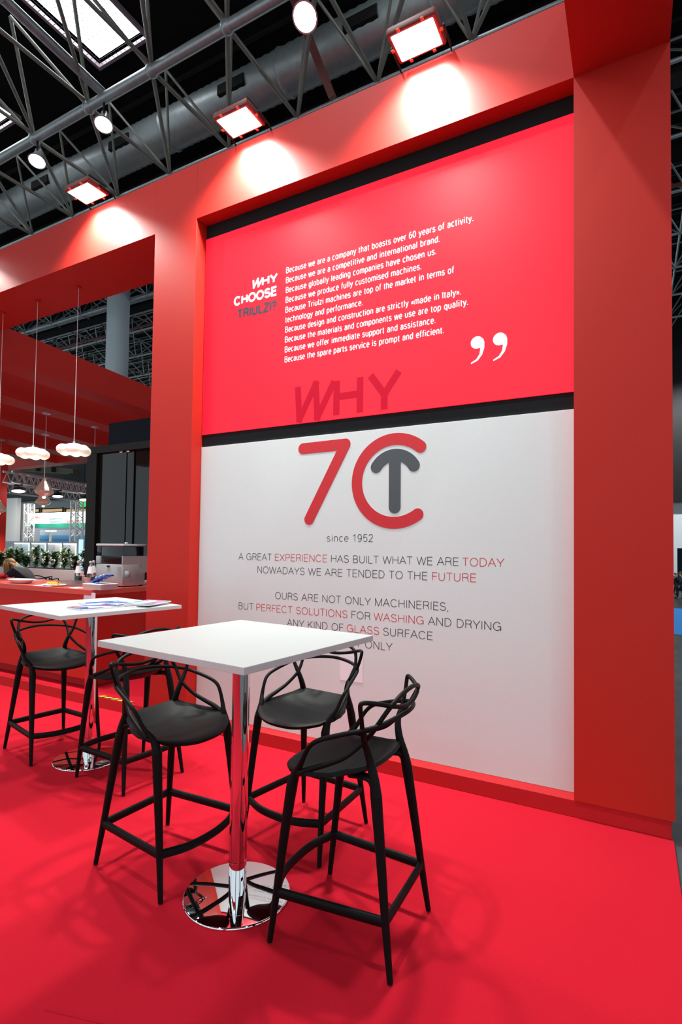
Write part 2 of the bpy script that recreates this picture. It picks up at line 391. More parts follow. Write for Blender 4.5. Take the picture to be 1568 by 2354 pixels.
def quote(x, z):
    mb = MB(); pts = []
    for k in range(14):                                # round head
        a = math.radians(350-k*20); pts.append((x+.040+.040*math.cos(a), z-.043+.041*math.sin(a)))
    tail_in = [(x+.062, z-.085), (x+.056, z-.122), (x+.036, z-.152), (x+.002, z-.170)]
    tail_out = [(x+.002, z-.180), (x+.046, z-.163), (x+.074, z-.128), (x+.088, z-.085), (x+.088, z-.045), (x+.078, z-.020)]
    head = [(x+.040+.041*math.cos(math.radians(a)), z-.043+.041*math.sin(math.radians(a))) for a in range(30, 300, 18)]
    poly = head+[(x+.057, z-.082)]+tail_in+tail_out
    mb.prism([(p[0], YD-.0005, p[1]) for p in poly], (0, -.0006, 0)); return mb
quote(2.318, 2.886).build('quotation_mark', M['ledwhite'], led, False)
quote(2.461, 2.884).build('quotation_mark', M['ledwhite'], led, False)

# white graphic panel
gp = thing('graphic_panel', 'white wall panel with anniversary logo and slogans under the red screen', 'wall panel', (0, 0, 0))
MB().box((.003, YD, ZP+.001), (XR-.003, .233, 2.3435), .001).build('board', M['white_wall'], gp, False)
YT = YD-.0004
def stroke(path, w, n=14, off=0.):
    """flat ribbon with round ends along path [(x,z)]"""
    mb = MB(); r = w/2
    P_ = [Vector((p[0], p[1])) for p in path]
    L, R = [], []
    for i, p in enumerate(P_):
        t = (P_[min(i+1, len(P_)-1)]-P_[max(i-1, 0)]).normalized(); nn = Vector((-t.y, t.x))
        L.append(p+nn*r); R.append(p-nn*r)
    def cap(p, t):
        a0 = math.atan2(t.y, t.x)
        return [p+Vector((math.cos(a0+s_), math.sin(a0+s_)))*r for s_ in [PI/2-PI*k/n for k in range(1, n)]]
    t1 = (P_[-1]-P_[-2]).normalized(); t0 = (P_[0]-P_[1]).normalized()
    poly = L+cap(P_[-1], t1)+R[::-1]+cap(P_[0], t0)
    mb.prism([(p.x, YT-off, p.y) for p in poly], (0, -.0012, 0)); return mb
s7 = stroke([(1.034+.0, 2.252), (1.400, 2.257)], .084)
s7.build('logo_bar', M['inkred'], gp, False)
stroke([(1.400, 2.257), (1.098, 1.712)], .084, off=.0004).build('logo_bar', M['inkred'], gp, False)
cc = (1.790, 1.970)
stroke([(cc[0]+.292*math.cos(math.radians(a)), cc[1]+.292*math.sin(math.radians(a))) for a in range(50, 308, 4)], .083).build('logo_ring', M['inkred'], gp, False)
ac = (1.789, 1.984)
stroke([(ac[0]+.166*math.cos(math.radians(a)), ac[1]+.166*math.sin(math.radians(a))) for a in range(31, 150, 4)], .086).build('logo_arrow_head', M['logogrey'], gp, False)
MBs = stroke([(1.791, 2.13), (1.793, 1.787)], .088, off=.0004); MBs.build('logo_arrow_stem', M['logogrey'], gp, False)
def cap_line(segs, z, cap=.056):
    for s_, x0, x1, c in segs: write(s_, x0, x1, z, cap, YT, M[c], gp, .082, 'slogan_word')
cap_line([('since 1952', 1.252, 1.632, 'ink')], 1.544)
cap_line([('A GREAT', .431, .758, 'ink'), ('EXPERIENCE', .787, 1.259, 'inkred'), ('HAS BUILT WHAT WE ARE', 1.290, 2.247, 'ink'), ('TODAY', 2.270, 2.534, 'inkred')], 1.392)
cap_line([('NOWADAYS WE ARE TENDED TO THE', .620, 2.035, 'ink'), ('FUTURE', 2.064, 2.362, 'inkred')], 1.291)
cap_line([('OURS ARE NOT ONLY MACHINERIES,', .797, 2.183, 'ink')], 1.096)
cap_line([('BUT', .438, .588, 'ink'), ('PERFECT SOLUTIONS', .615, 1.435, 'inkred'), ('FOR', 1.464, 1.618, 'ink'), ('WASHING', 1.644, 2.013, 'inkred'), ('AND DRYING', 2.042, 2.521, 'ink')], .994)
cap_line([('ANY KIND OF', .913, 1.403, 'ink'), ('GLASS', 1.429, 1.687, 'inkred'), ('SURFACE', 1.716, 2.075, 'ink')], .896)
cap_line([('AND NOT ONLY', 1.188, 1.785, 'ink')], .795)
ps = MB().box((1.380, YT-.0012, .548), (1.562, YT, .734)); tag(ps.build('paper_sheet', M['paper'], None, False), 'small square white paper sheet stuck on the white panel below the slogans', 'paper')

# ------------------------------------------------------------------ floodlights on the beam
def flood(x, label, yout=.0, rear=1):
    t = thing('floodlight', label, 'floodlight', (x, yout, ZT), 0 if rear == 1 else PI, 'floodlights along the red beams')
    w, y0, y1, z = .165, -.045, -.285, .012
    bd = MB().box((-w, y1, z), (w, y0, z+.055), .014, 3); bd.build('housing', M['red'] if False else M['rust2'], t)
    for k in range(6): pass
    MB().box((-.140, y1+.022, z-.004), (.140, y0-.022, z+.004), .003).build('glass_face', M['glow'], t)
    f = MB()
    for k in range(9): f.box((-w+.03+k*.034, y1+.03, z+.055), (-w+.038+k*.034, y0-.03, z+.085))
    f.build('cooling_fins', M['dark'], t, False)
    br = MB()
    br.tube([(-w-.012, -.165, z+.03), (-w-.014, -.03, z+.02), (-w-.010, .03, z-.008), (w+.010, .03, z-.008), (w+.014, -.03, z+.02), (w+.012, -.165, z+.03)], .008, 8)
    br.build('bracket', M['dark'], t)
    for px, py in ((-.08, y1), (.08, y1), (-.08, y0), (.08, y0), (-w, y1+.12), (w, y1+.12)):
        MB().box((px-.010, py-.010, z-.004), (px+.010, py+.010, z+.006), .002).build('clip', M['clip'], t)
    l = area('flood_light', (0, (y0+y1)/2, z-.012), .26, .18, FLOOD_W if rear == 1 else OPP_W, (.95, 1, .94), (0, -.0 if rear == 1 else -.7, -1), t, 125 if rear == 1 else 165)
    return t
M['rust2'] = mat('red_housing', (.16, .03, .022), .5, noise=.05)
M['clip'] = mat('orange_clip', (.75, .16, .07), .5, noise=.05)
flood(2.030, 'floodlight with red housing on the beam nearest the right pillar')
flood(.582, 'floodlight with red housing on the beam over the left edge of the screen')
flood(-1.222, 'floodlight with red housing on the beam left of the left pillar')
flood(-3.40, 'floodlight on the beam at the far left over the counter')
for x in (-2.4, -.4, 1.6):
    f_ = flood(x, 'floodlight on the beam opposite the screen at x %d' % round(x), -6.21, -1)
    f_['label'] = {-2.4: 'leftmost floodlight on the opposite beam', -.4: 'middle floodlight on the opposite beam', 1.6: 'rightmost floodlight on the opposite beam'}[x]
sp = on_y(428, 380, .3); e_ = on_y(498, 345, .3)
bx = MB().box((sp.x, .16, ZT), (e_.x, .36, ZT+.055), .012); tag(bx.build('control_box', M['dark']), 'flat dark box lying on top of the red beam between two floodlights', 'box')

# ------------------------------------------------------------------ bar stools
def mirror(path, half): return path+[(p[0], -p[1], p[2]) for p in half]
def shell_seat(dz):
    mb = MB(); NU, NV = 24, 20
    def itp(tab, t):
        for (a, va), (b, vb) in zip(tab, tab[1:]):
            if t <= b:
                k = (t-a)/(b-a); k = k*k*(3-2*k)*.5+k*.5; return va+(vb-va)*k
        return tab[-1][1]
    Wd = [(0, .150), (.2, .178), (.45, .222), (.65, .240), (.82, .238), (1, .205)]
    Ze = [(0, .704), (.2, .688), (.45, .672), (.7, .668), (.88, .660), (1, .645)]
    Zc = [(0, .700), (.09, .672), (.2, .647), (.35, .633), (.55, .630), (.8, .639), (.92, .640), (1, .626)]
    g = []
    for j in range(NV+1):
        t = j/NV; row = []
        for i in range(NU+1):
            s_ = -1+2*i/NU
            xf = .272-.085*abs(s_)**2.6; xb = -.132-.012*(1-s_*s_)
            x = xb+(xf-xb)*t; y = s_*itp(Wd, t)
            z = itp(Zc, t)+(itp(Ze, t)-itp(Zc, t))*abs(s_)**2.4
            row.append(mb.bm.verts.new((x, y, z+dz)))
        g.append(row)
    for j in range(NV):
        for i in range(NU): mb.bm.faces.new((g[j][i], g[j][i+1], g[j+1][i+1], g[j+1][i]))
    return mb
def make_seat_thing(name, label, cat, group, dz=0., rung=True):
    t = thing(name, label, cat, (0, 0, 0), 0, group)
    o = shell_seat(dz).build('seat', M['black'], t)
    md = o.modifiers.new('thick', 'SOLIDIFY'); md.thickness = .016; md.offset = -1
    md = o.modifiers.new('soft', 'BEVEL'); md.width = .006; md.segments = 3; md.limit_method = 'ANGLE'; md.angle_limit = math.radians(50)
    Z = lambda p: [(q[0], q[1], q[2]+dz) for q in p]
    for s_ in (1, -1):
        fz = .66+dz
        p = [(.239, .243*s_, .004), (.216, .2345*s_, .20), (.190, .226*s_, .42+dz*.5), (.166, .217*s_, .60+dz)]
        MB().tube(spline(p, 6), [.0105+.0112*(k/18)**.9 for k in range(19)], 14).build('leg', M['black'], t)
        p = [(-.239, .214*s_, .004), (-.211, .196*s_, .20), (-.182, .177*s_, .42+dz*.5), (-.157, .161*s_, .60+dz)]
        MB().tube(spline(p, 6), [.0105+.0112*(k/18)**.9 for k in range(19)], 14).build('leg', M['black'], t)
        # web under the seat that flares from the leg
        MB().tube(spline([(-.150, .157*s_, .62+dz), (-.132, .150*s_, .648+dz), (-.09, .135*s_, .650+dz), (-.03, .12*s_, .640+dz)], 5), .010, 10, oval=(.016, .014)).build('seat_rib', M['black'], t)
    arm = [(.1665, .2172, .598), (.152, .2175, .640), (.134, .226, .668), (.111, .243, .700), (.080, .255, .755), (.056, .260, .782), (.022, .257, .802), (-.06, .238, .829), (-.124, .217, .846), (-.167, .183, .857), (-.204, .105, .870), (-.222, 0, .876)]
    sp = spline(Z(arm+[(p[0], -p[1], p[2]) for p in arm[-2::-1]]), 6)
    n = len(sp); MB().tube(sp, [.0088+.0129*max(0, 1-min(i, n-1-i)/22)**1.3 for i in range(n)], 12).build('arm_loop', M['black'], t)
    arch = [(.116, .231, .657), (.070, .228, .680), (.015, .216, .702), (-.050, .198, .734), (-.110, .173, .788), (-.140, .174, .823), (-.166, .177, .860), (-.198, .160, .912), (-.214, .135, .938), (-.224, .075, .958), (-.228, 0, .965)]
    sp = spline(Z(arch+[(p[0], -p[1], p[2]) for p in arch[-2::-1]]), 6)
    n = len(sp); MB().tube(sp, [.0088+.0040*max(0, 1-min(i, n-1-i)/20) for i in range(n)], 12).build('back_arch', M['black'], t)
    ear = [(-.1573, .1612, .598), (-.147, .155, .650), (-.127, .150, .718), (-.115, .167, .780), (-.121, .205, .835), (-.125, .229, .895), (-.126, .240, .932), (-.129, .241, .947), (-.140, .230, .950), (-.175, .190, .941), (-.207, .146, .927), (-.220, .07, .909), (-.222, 0, .902)]
    sp = spline(Z(ear+[(p[0], -p[1], p[2]) for p in ear[-2::-1]]), 6)
    n = len(sp); MB().tube(sp, [.0085+.0132*max(0, 1-min(i, n-1-i)/27) for i in range(n)], 12).build('back_frame', M['black'], t)
    if rung:
        zr = .19
        def rg(pts): MB().tube(spline(pts, 8), .01, 14, oval=(.0125, .0195)).build('footrest', M['black'], t)
        rg([(.216, .2345, zr), (.262, .12, zr-.004), (.274, 0, zr-.006), (.262, -.12, zr-.004), (.216, -.2345, zr)])
        rg([(-.212, .197, zr), (-.213, 0, zr), (-.212, -.197, zr)])
        rg([(.217, .235, zr), (0, .216, zr), (-.212, .197, zr)])
        rg([(.217, -.235, zr), (0, -.216, zr), (-.212, -.197, zr)])
    return t
stools = [(1.270, -1.409, -.042, 'black plastic bar stool left of the front white table'),
          (2.258, -1.365, 3.169, 'black plastic bar stool right of the front white table, nearest the viewer'),
          (1.723, -.853, -1.657, 'black plastic bar stool behind the front white table, by the white panel'),
          (-.536, -.819, -.134, 'black plastic bar stool left of the rear table, by the red counter'),
          (.353, -.836, 3.016, 'black plastic bar stool right of the rear table, partly behind the front table')]
proto = make_seat_thing('bar_stool', '', 'bar stool', 'bar stools around the high tables')
for i, (x, y, a, lab) in enumerate(stools):
    o = proto if i == 0 else copy_tree(proto)
    o.location = (x, y, 0); o.rotation_euler = (0, 0, a); o['label'] = lab
# chairs of the seating area behind the counter
ch = make_seat_thing('dining_chair', '', 'chair', 'black chairs behind the counter', dz=-.150, rung=False)
q0, q1, q2 = on_z(104, 1322, .913), on_z(141, 1326, .913), Vector((-8.15, 2.35, 0))
for i, (q, a, lab) in enumerate([(q0, 1.9, 'black looped-back chair behind the counter, right of the blonde woman'), (q1, 1.3, 'black looped-back chair behind the counter, beside the glass bottles'), (q2, 2.2, 'black looped-back chair behind the counter, at the left photo edge')]):
    o = ch if i == 0 else copy_tree(ch)
    o.location = (q.x, q.y, ZP+.003); o.rotation_euler = (0, 0, a); o['label'] = lab

# ------------------------------------------------------------------ high tables
def high_table(x, y, rz, z, side, label, bx, by):
    t = thing('high_table', label, 'table', (x, y, 0), rz, 'white high tables')
    h = side/2
    MB().box((-h, -h, z-.026), (h, h, z-.0008), .0015).build('edge_band', M['edge'], t, False)
    MB().box((-h+.0005, -h+.0005, z-.001), (h-.0005, h-.0005, z), .0004).build('tabletop', M['white'], t, False)
    MB().box((-.17, -.17, z-.036), (.17, .17, z-.0262), .002).build('mounting_plate', M['dark'], t, False)
    MB().lathe([(0, z-.036), (.0375, z-.036), (.0375, .15), (.0385, .149), (.0385, .145), (.0375, .144), (.0375, .009)], (0, 0, 0), 48).build('column', M['chrome'], t)
    MB().lathe([(0, .0105), (.222, .0105), (.226, .009), (.2285, .005), (.2285, .001), (.226, 0), (0, 0)], (0, 0, 0), 96).build('base_plate', M['chrome'], t, True, 50)
    return t
high_table(1.735, -1.452, -.0956, 1.10, .839, 'white square high table in front with an empty top', 0, 0)
high_table(-.120, -.810, -.150, 1.072, .865, 'white square high table at the rear with magazines on it', 0, 0)
# magazines on the rear table
def cover(name, cols, sc_, seed):
    m = mat(name, (.5, .5, .5), .25); nt = m.node_tree; b = nt.nodes['Principled BSDF']
    t = nt.nodes.new('ShaderNodeTexCoord'); v = nt.nodes.new('ShaderNodeTexVoronoi'); v.inputs['Scale'].default_value = sc_
    mp = nt.nodes.new('ShaderNodeMapping'); mp.inputs['Location'].default_value = (seed, seed*.7, 0); mp.inputs['Scale'].default_value = (1, .45, 1)
    nt.links.new(t.outputs['Object'], mp.inputs['Vector']); nt.links.new(mp.outputs['Vector'], v.inputs['Vector'])
    s = nt.nodes.new('ShaderNodeSeparateColor'); nt.links.new(v.outputs['Color'], s.inputs[0])
    r = nt.nodes.new('ShaderNodeValToRGB'); r.color_ramp.interpolation = 'CONSTANT'
    while len(r.color_ramp.elements) < len(cols): r.color_ramp.elements.new(.5)
    for i, c in enumerate(cols): r.color_ramp.elements[i].position = i/len(cols); r.color_ramp.elements[i].color = (*c, 1)
    nt.links.new(s.outputs[0], r.inputs['Fac']); nt.links.new(r.outputs['Color'], b.inputs['Base Color']); return m
wht, blu, rd, dk, lb, gn, pk = (.75, .78, .8), (.05, .12, .42), (.55, .03, .04), (.03, .03, .05), (.35, .5, .7), (.1, .3, .25), (.6, .15, .3)
mags = [(.185, -.08, 0, .03, [wht, blu, rd, wht, dk], 'magazine with blue, white and red cover, nearest the table corner', .010),
        (.225, .245, 0, .10, [rd, wht, rd, dk, lb], 'magazine with red and dark cover lying in the middle of the rear table', .011),
        (-.035, .10, 0, -.06, [lb, wht, wht, blu], 'pale magazine lying at the back of the magazines on the rear table', .008),
        (.275, .262, .0125, .42, [gn, lb, pk, lb], 'magazine with green and pink cover lying on top of the red one', .009)]
for i, (lx, ly, dz, rz, cols, lab, th) in enumerate(mags):
    ca, sa = math.cos(-.157), math.sin(-.157)
    t = thing('magazine', lab, 'magazine', (-.120+lx*ca-ly*sa, -.810+lx*sa+ly*ca, 1.0722+dz), rz-.157, 'magazines on the rear table')
    MB().box((-.100, -.142, 0), (.100, .142, th), .001).build('pages', M['paper'], t, False)
    MB().box((-.1005, -.1425, th), (.1005, .1425, th+.0008)).build('cover', cover('cover_print', cols, 24, i*3.1), t, False)

# ------------------------------------------------------------------ counter
ZC = 1.06; XC = -1.36
ct = thing('counter', 'red painted service counter behind the rear table', 'counter', (0, 0, 0))
MB().prism([(-9, .10, .20), (XC, .10, .20), (XC, 1.55, .20), (-2.15, 1.55, .20), (-2.15, .74, .20), (-9, .74, .20)], (0, 0, ZC-.05-.20)).build('body', M['red'], ct, False)
MB().prism([(-9, .20, ZP+.003), (XC-.10, .20, ZP+.003), (XC-.10, 1.5, ZP+.003), (-2.1, 1.5, ZP+.003), (-2.1, .70, ZP+.003), (-9, .70, ZP+.003)], (0, 0, .20-ZP-.003)).build('toe_kick', M['kick'], ct, False)
M['ctop'] = mat('coral_laminate', (.60, .07, .045), .35, noise=.02)
MB().prism([(-9, .092, ZC-.05), (XC+.008, .092, ZC-.05), (XC+.008, 1.558, ZC-.05), (-2.16, 1.558, ZC-.05), (-2.16, .75, ZC-.05), (-9, .75, ZC-.05)], (0, 0, .05)).build('worktop', M['ctop'], ct, False)
# hazard tape on the platform edge
hz = on_z(228, 1600, ZP); he = on_z(306, 1615, ZP)
tp = thing('hazard_tape', 'yellow and black striped tape on the platform edge by the counter', 'tape', (0, 0, 0))
MB().box((hz.x, .016, ZP+.0032), (he.x, .055, ZP+.0042)).build('tape_base', M['blackt'], tp, False)
n = 5; w_ = (he.x-hz.x)/n
mb = MB()
for k in range(n): mb.prism([(hz.x+k*w_, .016, ZP+.0043), (hz.x+k*w_+w_*.55, .016, ZP+.0043), (hz.x+min(k*w_+w_, (n)*w_), .055, ZP+.0043), (hz.x+k*w_+w_*.45, .055, ZP+.0043)], (0, 0, .0003))
mb.build('yellow_stripes', M['yellow'], tp, False)
pp = on_y(210, 1380, .10)
tag(MB().box((on_y(193.5, 1362, .1).x, .0965, .80), (on_y(223, 1365, .1).x-.02, .0995, 1.035)).build('paper_sheet', M['paper'], None, False), 'white paper sheet stuck on the front corner of the red counter', 'paper')

# coffee machine
cm = thing('coffee_machine', 'grey coffee machine with dark window on the counter end', 'coffee machine', (-1.835, .50, ZC))
def bx_(a, b, mt, name, bev=.004): return MB().box(a, b, bev).build(name, mt, cm)
bx_((0, 0, .012), (.42, .30, .235), M['machinel'], 'lower_body', .012)
bx_((.415, .0, .012), (.425, .215, .235), M['machine'], 'side_panel', .003)
bx_((0, 0, .236), (.065, .30, .32), M['machinel'], 'front_column')
bx_((.075, .01, .245), (.41, .28, .425), M['smoke'], 'window', .004)
bx_((0.0, -.005, .425), (.43, .305, .452), M['silver'], 'lid', .008)
bx_((.001, .012, .32), (.066, .28, .424), M['smoke'], 'window', .002)
MB().prism([(.408, .0, .225), (.424, .0, .225), (.424, .0, .325), (.408, .0, .325)], (0, .30, 0)).build('hopper_panel', M['machine'], cm, False)
MB().prism([(.408, .205, .225), (.426, .205, .225), (.426, .205, .325), (.408, .205, .325)], (0, .135, 0)).build('hopper_panel', M['machine'], cm, False)
MB().prism([(.40, .24, .145), (.426, .24, .145), (.426, .24, .225), (.40, .24, .225)], (0, .115, 0)).build('hopper_panel', M['machine'], cm, False)
bx_((.425, .025, .10), (.430, .095, .17), M['silver'], 'service_flap', .002)
g_ = MB()
for k in range(9): g_.box((.345, -.003, .11+k*.012), (.405, .001, .116+k*.012))
g_.build('vent', M['machine'], cm, False)
bx_((.19, -.012, .205), (.225, .0, .222), M['dark'], 'badge', .002)
bx_((.26, .15, .452), (.285, .175, .472), M['yellowish'] if 'yellowish' in M else M['silver'], 'lid_knob', .004)
for x in (.03, .39):
    for y in (.03, .27): MB().lathe([(0, 0), (.018, 0), (.018, .014), (0, .014)], (x, y, 0), 16).build('foot', M['dark'], cm)

# bottles
def bottle(u, vb, label, Y, s_=1.):
    p = on_y(u, vb, Y)
    t = thing('glass_bottle', label, 'bottle', (p.x, Y, ZC), 0, 'water bottles on the counter')
    pr = [(0, 0), (.035, 0), (.037, .004), (.037, .11), (.035, .125), (.018, .205), (.0135, .222), (.0135, .245), (0, .245)]
    MB().lathe([(r*s_, z*s_) for r, z in pr], (0, 0, 0), 28).build('body', M['clear'], t)
    MB().lathe([(.0145*s_, .240*s_), (.016*s_, .244*s_), (.016*s_, .258*s_), (.013*s_, .262*s_), (0, .262*s_)], (0, 0, 0), 24).build('cap', M['silver'], t)
    MB().lathe([(.0345*s_, .130*s_), (.0192*s_, .205*s_), (.0187*s_, .205*s_), (.034*s_, .130*s_)], (0, 0, 0), 28).build('paper_label', M['paper'], t)
    MB().lathe([(0, .004), (.033*s_, .004), (.033*s_, .095*s_), (0, .095*s_)], (0, 0, 0), 24).build('water', M['water'], t)
M['water'] = mat('water_tint', (.08, .09, .10), .1, noise=.1)
bottle(179, 1350, 'clear glass water bottle standing by the empty tray', .47)
bottle(207, 1350, 'clear glass water bottle standing behind the white box', .47)
bottle(214, 1348, 'glass bottle mostly hidden behind another bottle, next to the coffee machine', .62)
# tray, cups, banana plate, box with blue pack, bowl, papers
M['trayp'] = glass('frosted_plastic', (.85, .93, .95), .25)
def lathed(name, label, cat, u, v, prof, material, Y, n=32, oval=(1, 1)):
    p = on_y(u, v, Y)
    mb = MB().lathe(prof, (0, 0, 0), n); o = mb.build(name, material)
    o.location = (p.x, Y, ZC+.0005); o.scale = (oval[0], oval[1], 1); return tag(o, label, cat)
q = on_y(166, 1350, .36)
def open_tray(name, a, b, h, taper, th, material, parent=None):
    mb = MB(); bm = mb.bm
    def ring(x0, y0, x1, y1, z): return [bm.verts.new(p) for p in ((x0, y0, z), (x1, y0, z), (x1, y1, z), (x0, y1, z))]
    (x0, y0), (x1, y1) = a, b
    r = [ring(x0+taper, y0+taper, x1-taper, y1-taper, 0), ring(x0, y0, x1, y1, h), ring(x0+th, y0+th, x1-th, y1-th, h), ring(x0+taper+th, y0+taper+th, x1-taper-th, y1-taper-th, th)]
    bm.faces.new(r[0][::-1]); bm.faces.new(r[3])
    for A, B in zip(r, r[1:]):
        for k in range(4): bm.faces.new((A[k], A[(k+1)%4], B[(k+1)%4], B[k]))
    return mb.build(name, material, parent, False)
o = open_tray('plastic_tray', (-.09, -.07), (.15, .07), .055, .012, .003, M['trayp']); o.location = (q.x, .33, ZC+.0005)
tag(o, 'frosted clear plastic tray on the counter left of the white box', 'tray')
o = lathed('paper_cup', 'white paper cup beside the white box on the counter', 'cup', 200, 1350, [(0, 0), (.026, 0), (.036, .085), (.038, .087), (.036, .088), (.034, .085), (.0245, .004), (0, .004)], M['planter'], .42)
o = lathed('paper_cup', 'printed white cup behind the frosted tray on the counter', 'cup', 187, 1344, [(0, 0), (.026, 0), (.036, .085), (.038, .087), (.036, .088), (.034, .085), (.0245, .004), (0, .004)], M['paper'], .63)
o = lathed('foam_bowl', 'oval white takeaway bowl on the counter in front of the woman', 'bowl', 49, 1342, [(0, 0), (.075, 0), (.10, .006), (.125, .034), (.143, .040), (.143, .043), (.122, .040), (.095, .010), (0, .006)], M['paper'], .26, 36, (1.25, .8))
o = lathed('plate', 'white paper plate under the bananas on the counter', 'plate', 124, 1350, [(0, 0), (.09, 0), (.12, .012), (.125, .014), (.12, .016), (.09, .004), (0, .004)], M['paper'], .22, 36, (1.2, .8))
p = on_y(124, 1347, .22)
for k, (dx, lab) in enumerate([(-.03, 'yellow banana on the paper plate, left one'), (.075, 'yellow banana on the paper plate, right one with dark tip')]):
    L_ = .075 if k == 0 else .045
    pts = [(dx-L_, .0, .024), (dx-L_*.5, .012, .022), (dx+L_*.4, .010, .024), (dx+L_, -.006, .034)]
    t = thing('banana', lab, 'banana', (p.x, .22, ZC+.004), .1-.3*k, 'bananas on the counter')
    s_ = spline(pts, 5); n = len(s_)
    MB().tube(s_, [.005+.0125*math.sin(PI*min(1, max(0, (i+1)/(n+1))))**.6 for i in range(n)], 10).build('peel', M['banana'], t)
    MB().tube([s_[-1], s_[-1]+Vector((.012, -.002, .006))], .0045, 8).build('stem', M['soil'], t)
bxq = on_y(222, 1357, .115)
t = thing('storage_box', 'flat white box on the corner of the red counter', 'box', (bxq.x+.015, .125, ZC))
open_tray('tray_body', (-.24, 0), (.03, .20), .05, .004, .003, M['planter'], t).location = (0, 0, .0005)
MB().box((-.241, -.001, .048), (.031, .201, .056), .002).build('lid', M['paper'], t, False)
t2 = thing('snack_packet', 'crumpled blue foil packet lying tilted on the white box', 'packet', (bxq.x-.075, .225, ZC+.063))
mb = MB(); g = []
for j in range(7):
    row = []
    for i in range(13):
        x = -.11+i*.22/12; y = -.055+j*.11/6
        f_ = math.sin(PI*j/6)*math.sin(PI*i/12)
        row.append(mb.bm.verts.new((x, y, .045+.34*x+.022*f_+.006*math.sin(i*2.1+j*1.7))))
    g.append(row)
for j in range(6):
    for i in range(12): mb.bm.faces.new((g[j][i], g[j][i+1], g[j+1][i+1], g[j+1][i]))
o = mb.build('foil_body', M['blue'], t2); o.modifiers.new('th', 'SOLIDIFY').thickness = .012
mb = MB()
for x, y in ((-.02, -.03), (.0, -.01), (.035, -.02), (.05, .0)): mb.ball((x, y-.02, .060+.34*x), .012, (1.2, .5, .9), 2)
mb.build('printed_motif', M['silver'], t2)
def sheet(u, v, Y, w, d_, rz, label, mt, h=.0012, name='paper_sheet', cat='paper', grp=None, z=None):
    p = on_y(u, v, Y); o = MB().box((-w/2, -d_/2, 0), (w/2, d_/2, h)).build(name, mt, None, False)
    o.location = (p.x, Y, (ZC if z is None else z)+.0005); o.rotation_euler = (0, 0, rz); return tag(o, label, cat, grp)
M['pblue'] = mat('pale_blue_print', (.50, .62, .68), .4, noise=.25, nscale=25)
sheet(40, 1336, .60, .22, .16, .2, 'pale blue printed leaflet on the counter behind the foam bowl', M['pblue'], .004, 'leaflet', 'leaflet')
sheet(72, 1334, .62, .28, .15, -.1, 'grey blue printed leaflet on the counter right of the other one', M['pblue'], .003, 'leaflet', 'leaflet')
sheet(104, 1353, .16, .26, .10, .05, 'white paper napkin at the counter front edge, left of the bananas', M['paper'], .003, 'napkin', 'napkin')
sheet(176, 1357, .17, .15, .09, -.2, 'white paper napkin between the bananas and the white box', M['paper'], .004, 'napkin', 'napkin')
mb = MB()
for k in range(9): mb.ball((random.uniform(-.11, .11), random.uniform(-.05, .05), .022+random.uniform(0, .02)), .035, (1.3, 1, .7), 2)
p = on_y(6, 1334, .58); o = mb.build('cloth', M['inkred']); o.location = (p.x, .58, ZC); tag(o, 'crumpled red cloth on the counter at the left photo edge', 'cloth')
p = on_y(327, 1350, .95)
o = MB().box((-.10, -.12, 0), (.10, .12, .05), .006).build('drip_tray', M['silver']); o.location = (-1.47, 1.05, ZC+.0005); tag(o, 'low silver tray on the counter beside the coffee machine, by the red pillar', 'tray')

# ------------------------------------------------------------------ glass room and navy panel
YG = 1.62
gr = thing('glass_cabin', 'black framed dark glass partition behind the coffee machine', 'glass partition', (0, 0, 0))
hz0, hz1 = on_y(205, 1028, YG).z, on_y(216, 1043, YG).z
xl = on_y(196, 1200, YG).x; xr_ = on_y(218, 1200, YG).x
MB().box((xl, YG, ZP+.003), (xr_, YG+.20, hz1), .003).build('post', M['dark'], gr, False)
MB().box((xl, YG, hz1), (-.5, YG+.20, hz0), .003).build('header', M['dark'], gr, False)
s0 = on_y(283, 1100, YG).x; s1 = on_y(299, 1100, YG).x
for i, (a, b, y) in enumerate([(xr_+.01, s0-.005, YG+.05), (s0+.005, s1-.004, YG+.06), (s1+.004, -.5, YG+.08)]):
    MB().box((a, y, ZP+.004), (b, y+.012, hz1-.002)).build('glass_pane', M['darkglass'], gr, False)
for u, v in ((219, 1045), (279, 1038.5), (295, 1036.5)):
    p = on_y(u, v, YG+.045); MB().box((p.x-.026, YG+.035, p.z-.016), (p.x+.026, YG+.05, p.z+.016), .003).build('clamp', M['paper'], gr, False)
struct(MB().box((xl, YG+.25, ZP), (-.5, YG+.3, hz0-.02)), 'wall_cabin', M['dark'])
p0 = on_y(251, 977, YG+.06)
struct(MB().box((p0.x, YG+.06, hz0+.001), (-.5, YG+.24, p0.z+.02)), 'wall_navy', M['navy'])

# ------------------------------------------------------------------ canopy of red beams (slightly turned against the front wall)
ZCN = 4.0
def canopy(lo0, lo1, wid, ztop, y0, y1, idx, label):
    """lo0, lo1: far lower edge points; wid: soffit width"""
    d = (lo1-lo0); sl = d.x/d.y
    X = lambda y: lo0.x+sl*(y-lo0.y)
    struct(MB().prism([(X(y0), y0, ZCN), (X(y0)+wid, y0, ZCN), (X(y1)+wid, y1, ZCN), (X(y1), y1, ZCN)], (0, 0, ztop-ZCN)), 'wall_canopy', M['red'])
zz = lambda u, v: on_z(u/4.356, 740+v/4.356, ZCN)
b1 = (zz(0, 488), zz(1470, 975)); canopy(*b1, .50, 4.455, .63, 7.0, 1, '')
b2 = (zz(0, 810), zz(1095, 1110)); canopy(*b2, .50, 4.455, .63, 7.0, 2, '')
b3 = (zz(0, 1030), zz(870, 1255)); canopy(*b3, .50, 4.455, .63, 7.0, 3, '')
b4 = (b3[0]+Vector((-1.85, .3, 0)), b3[1]+Vector((-1.85, .3, 0))); canopy(*b4, .55, 4.455, .63, 7.0, 4, '')
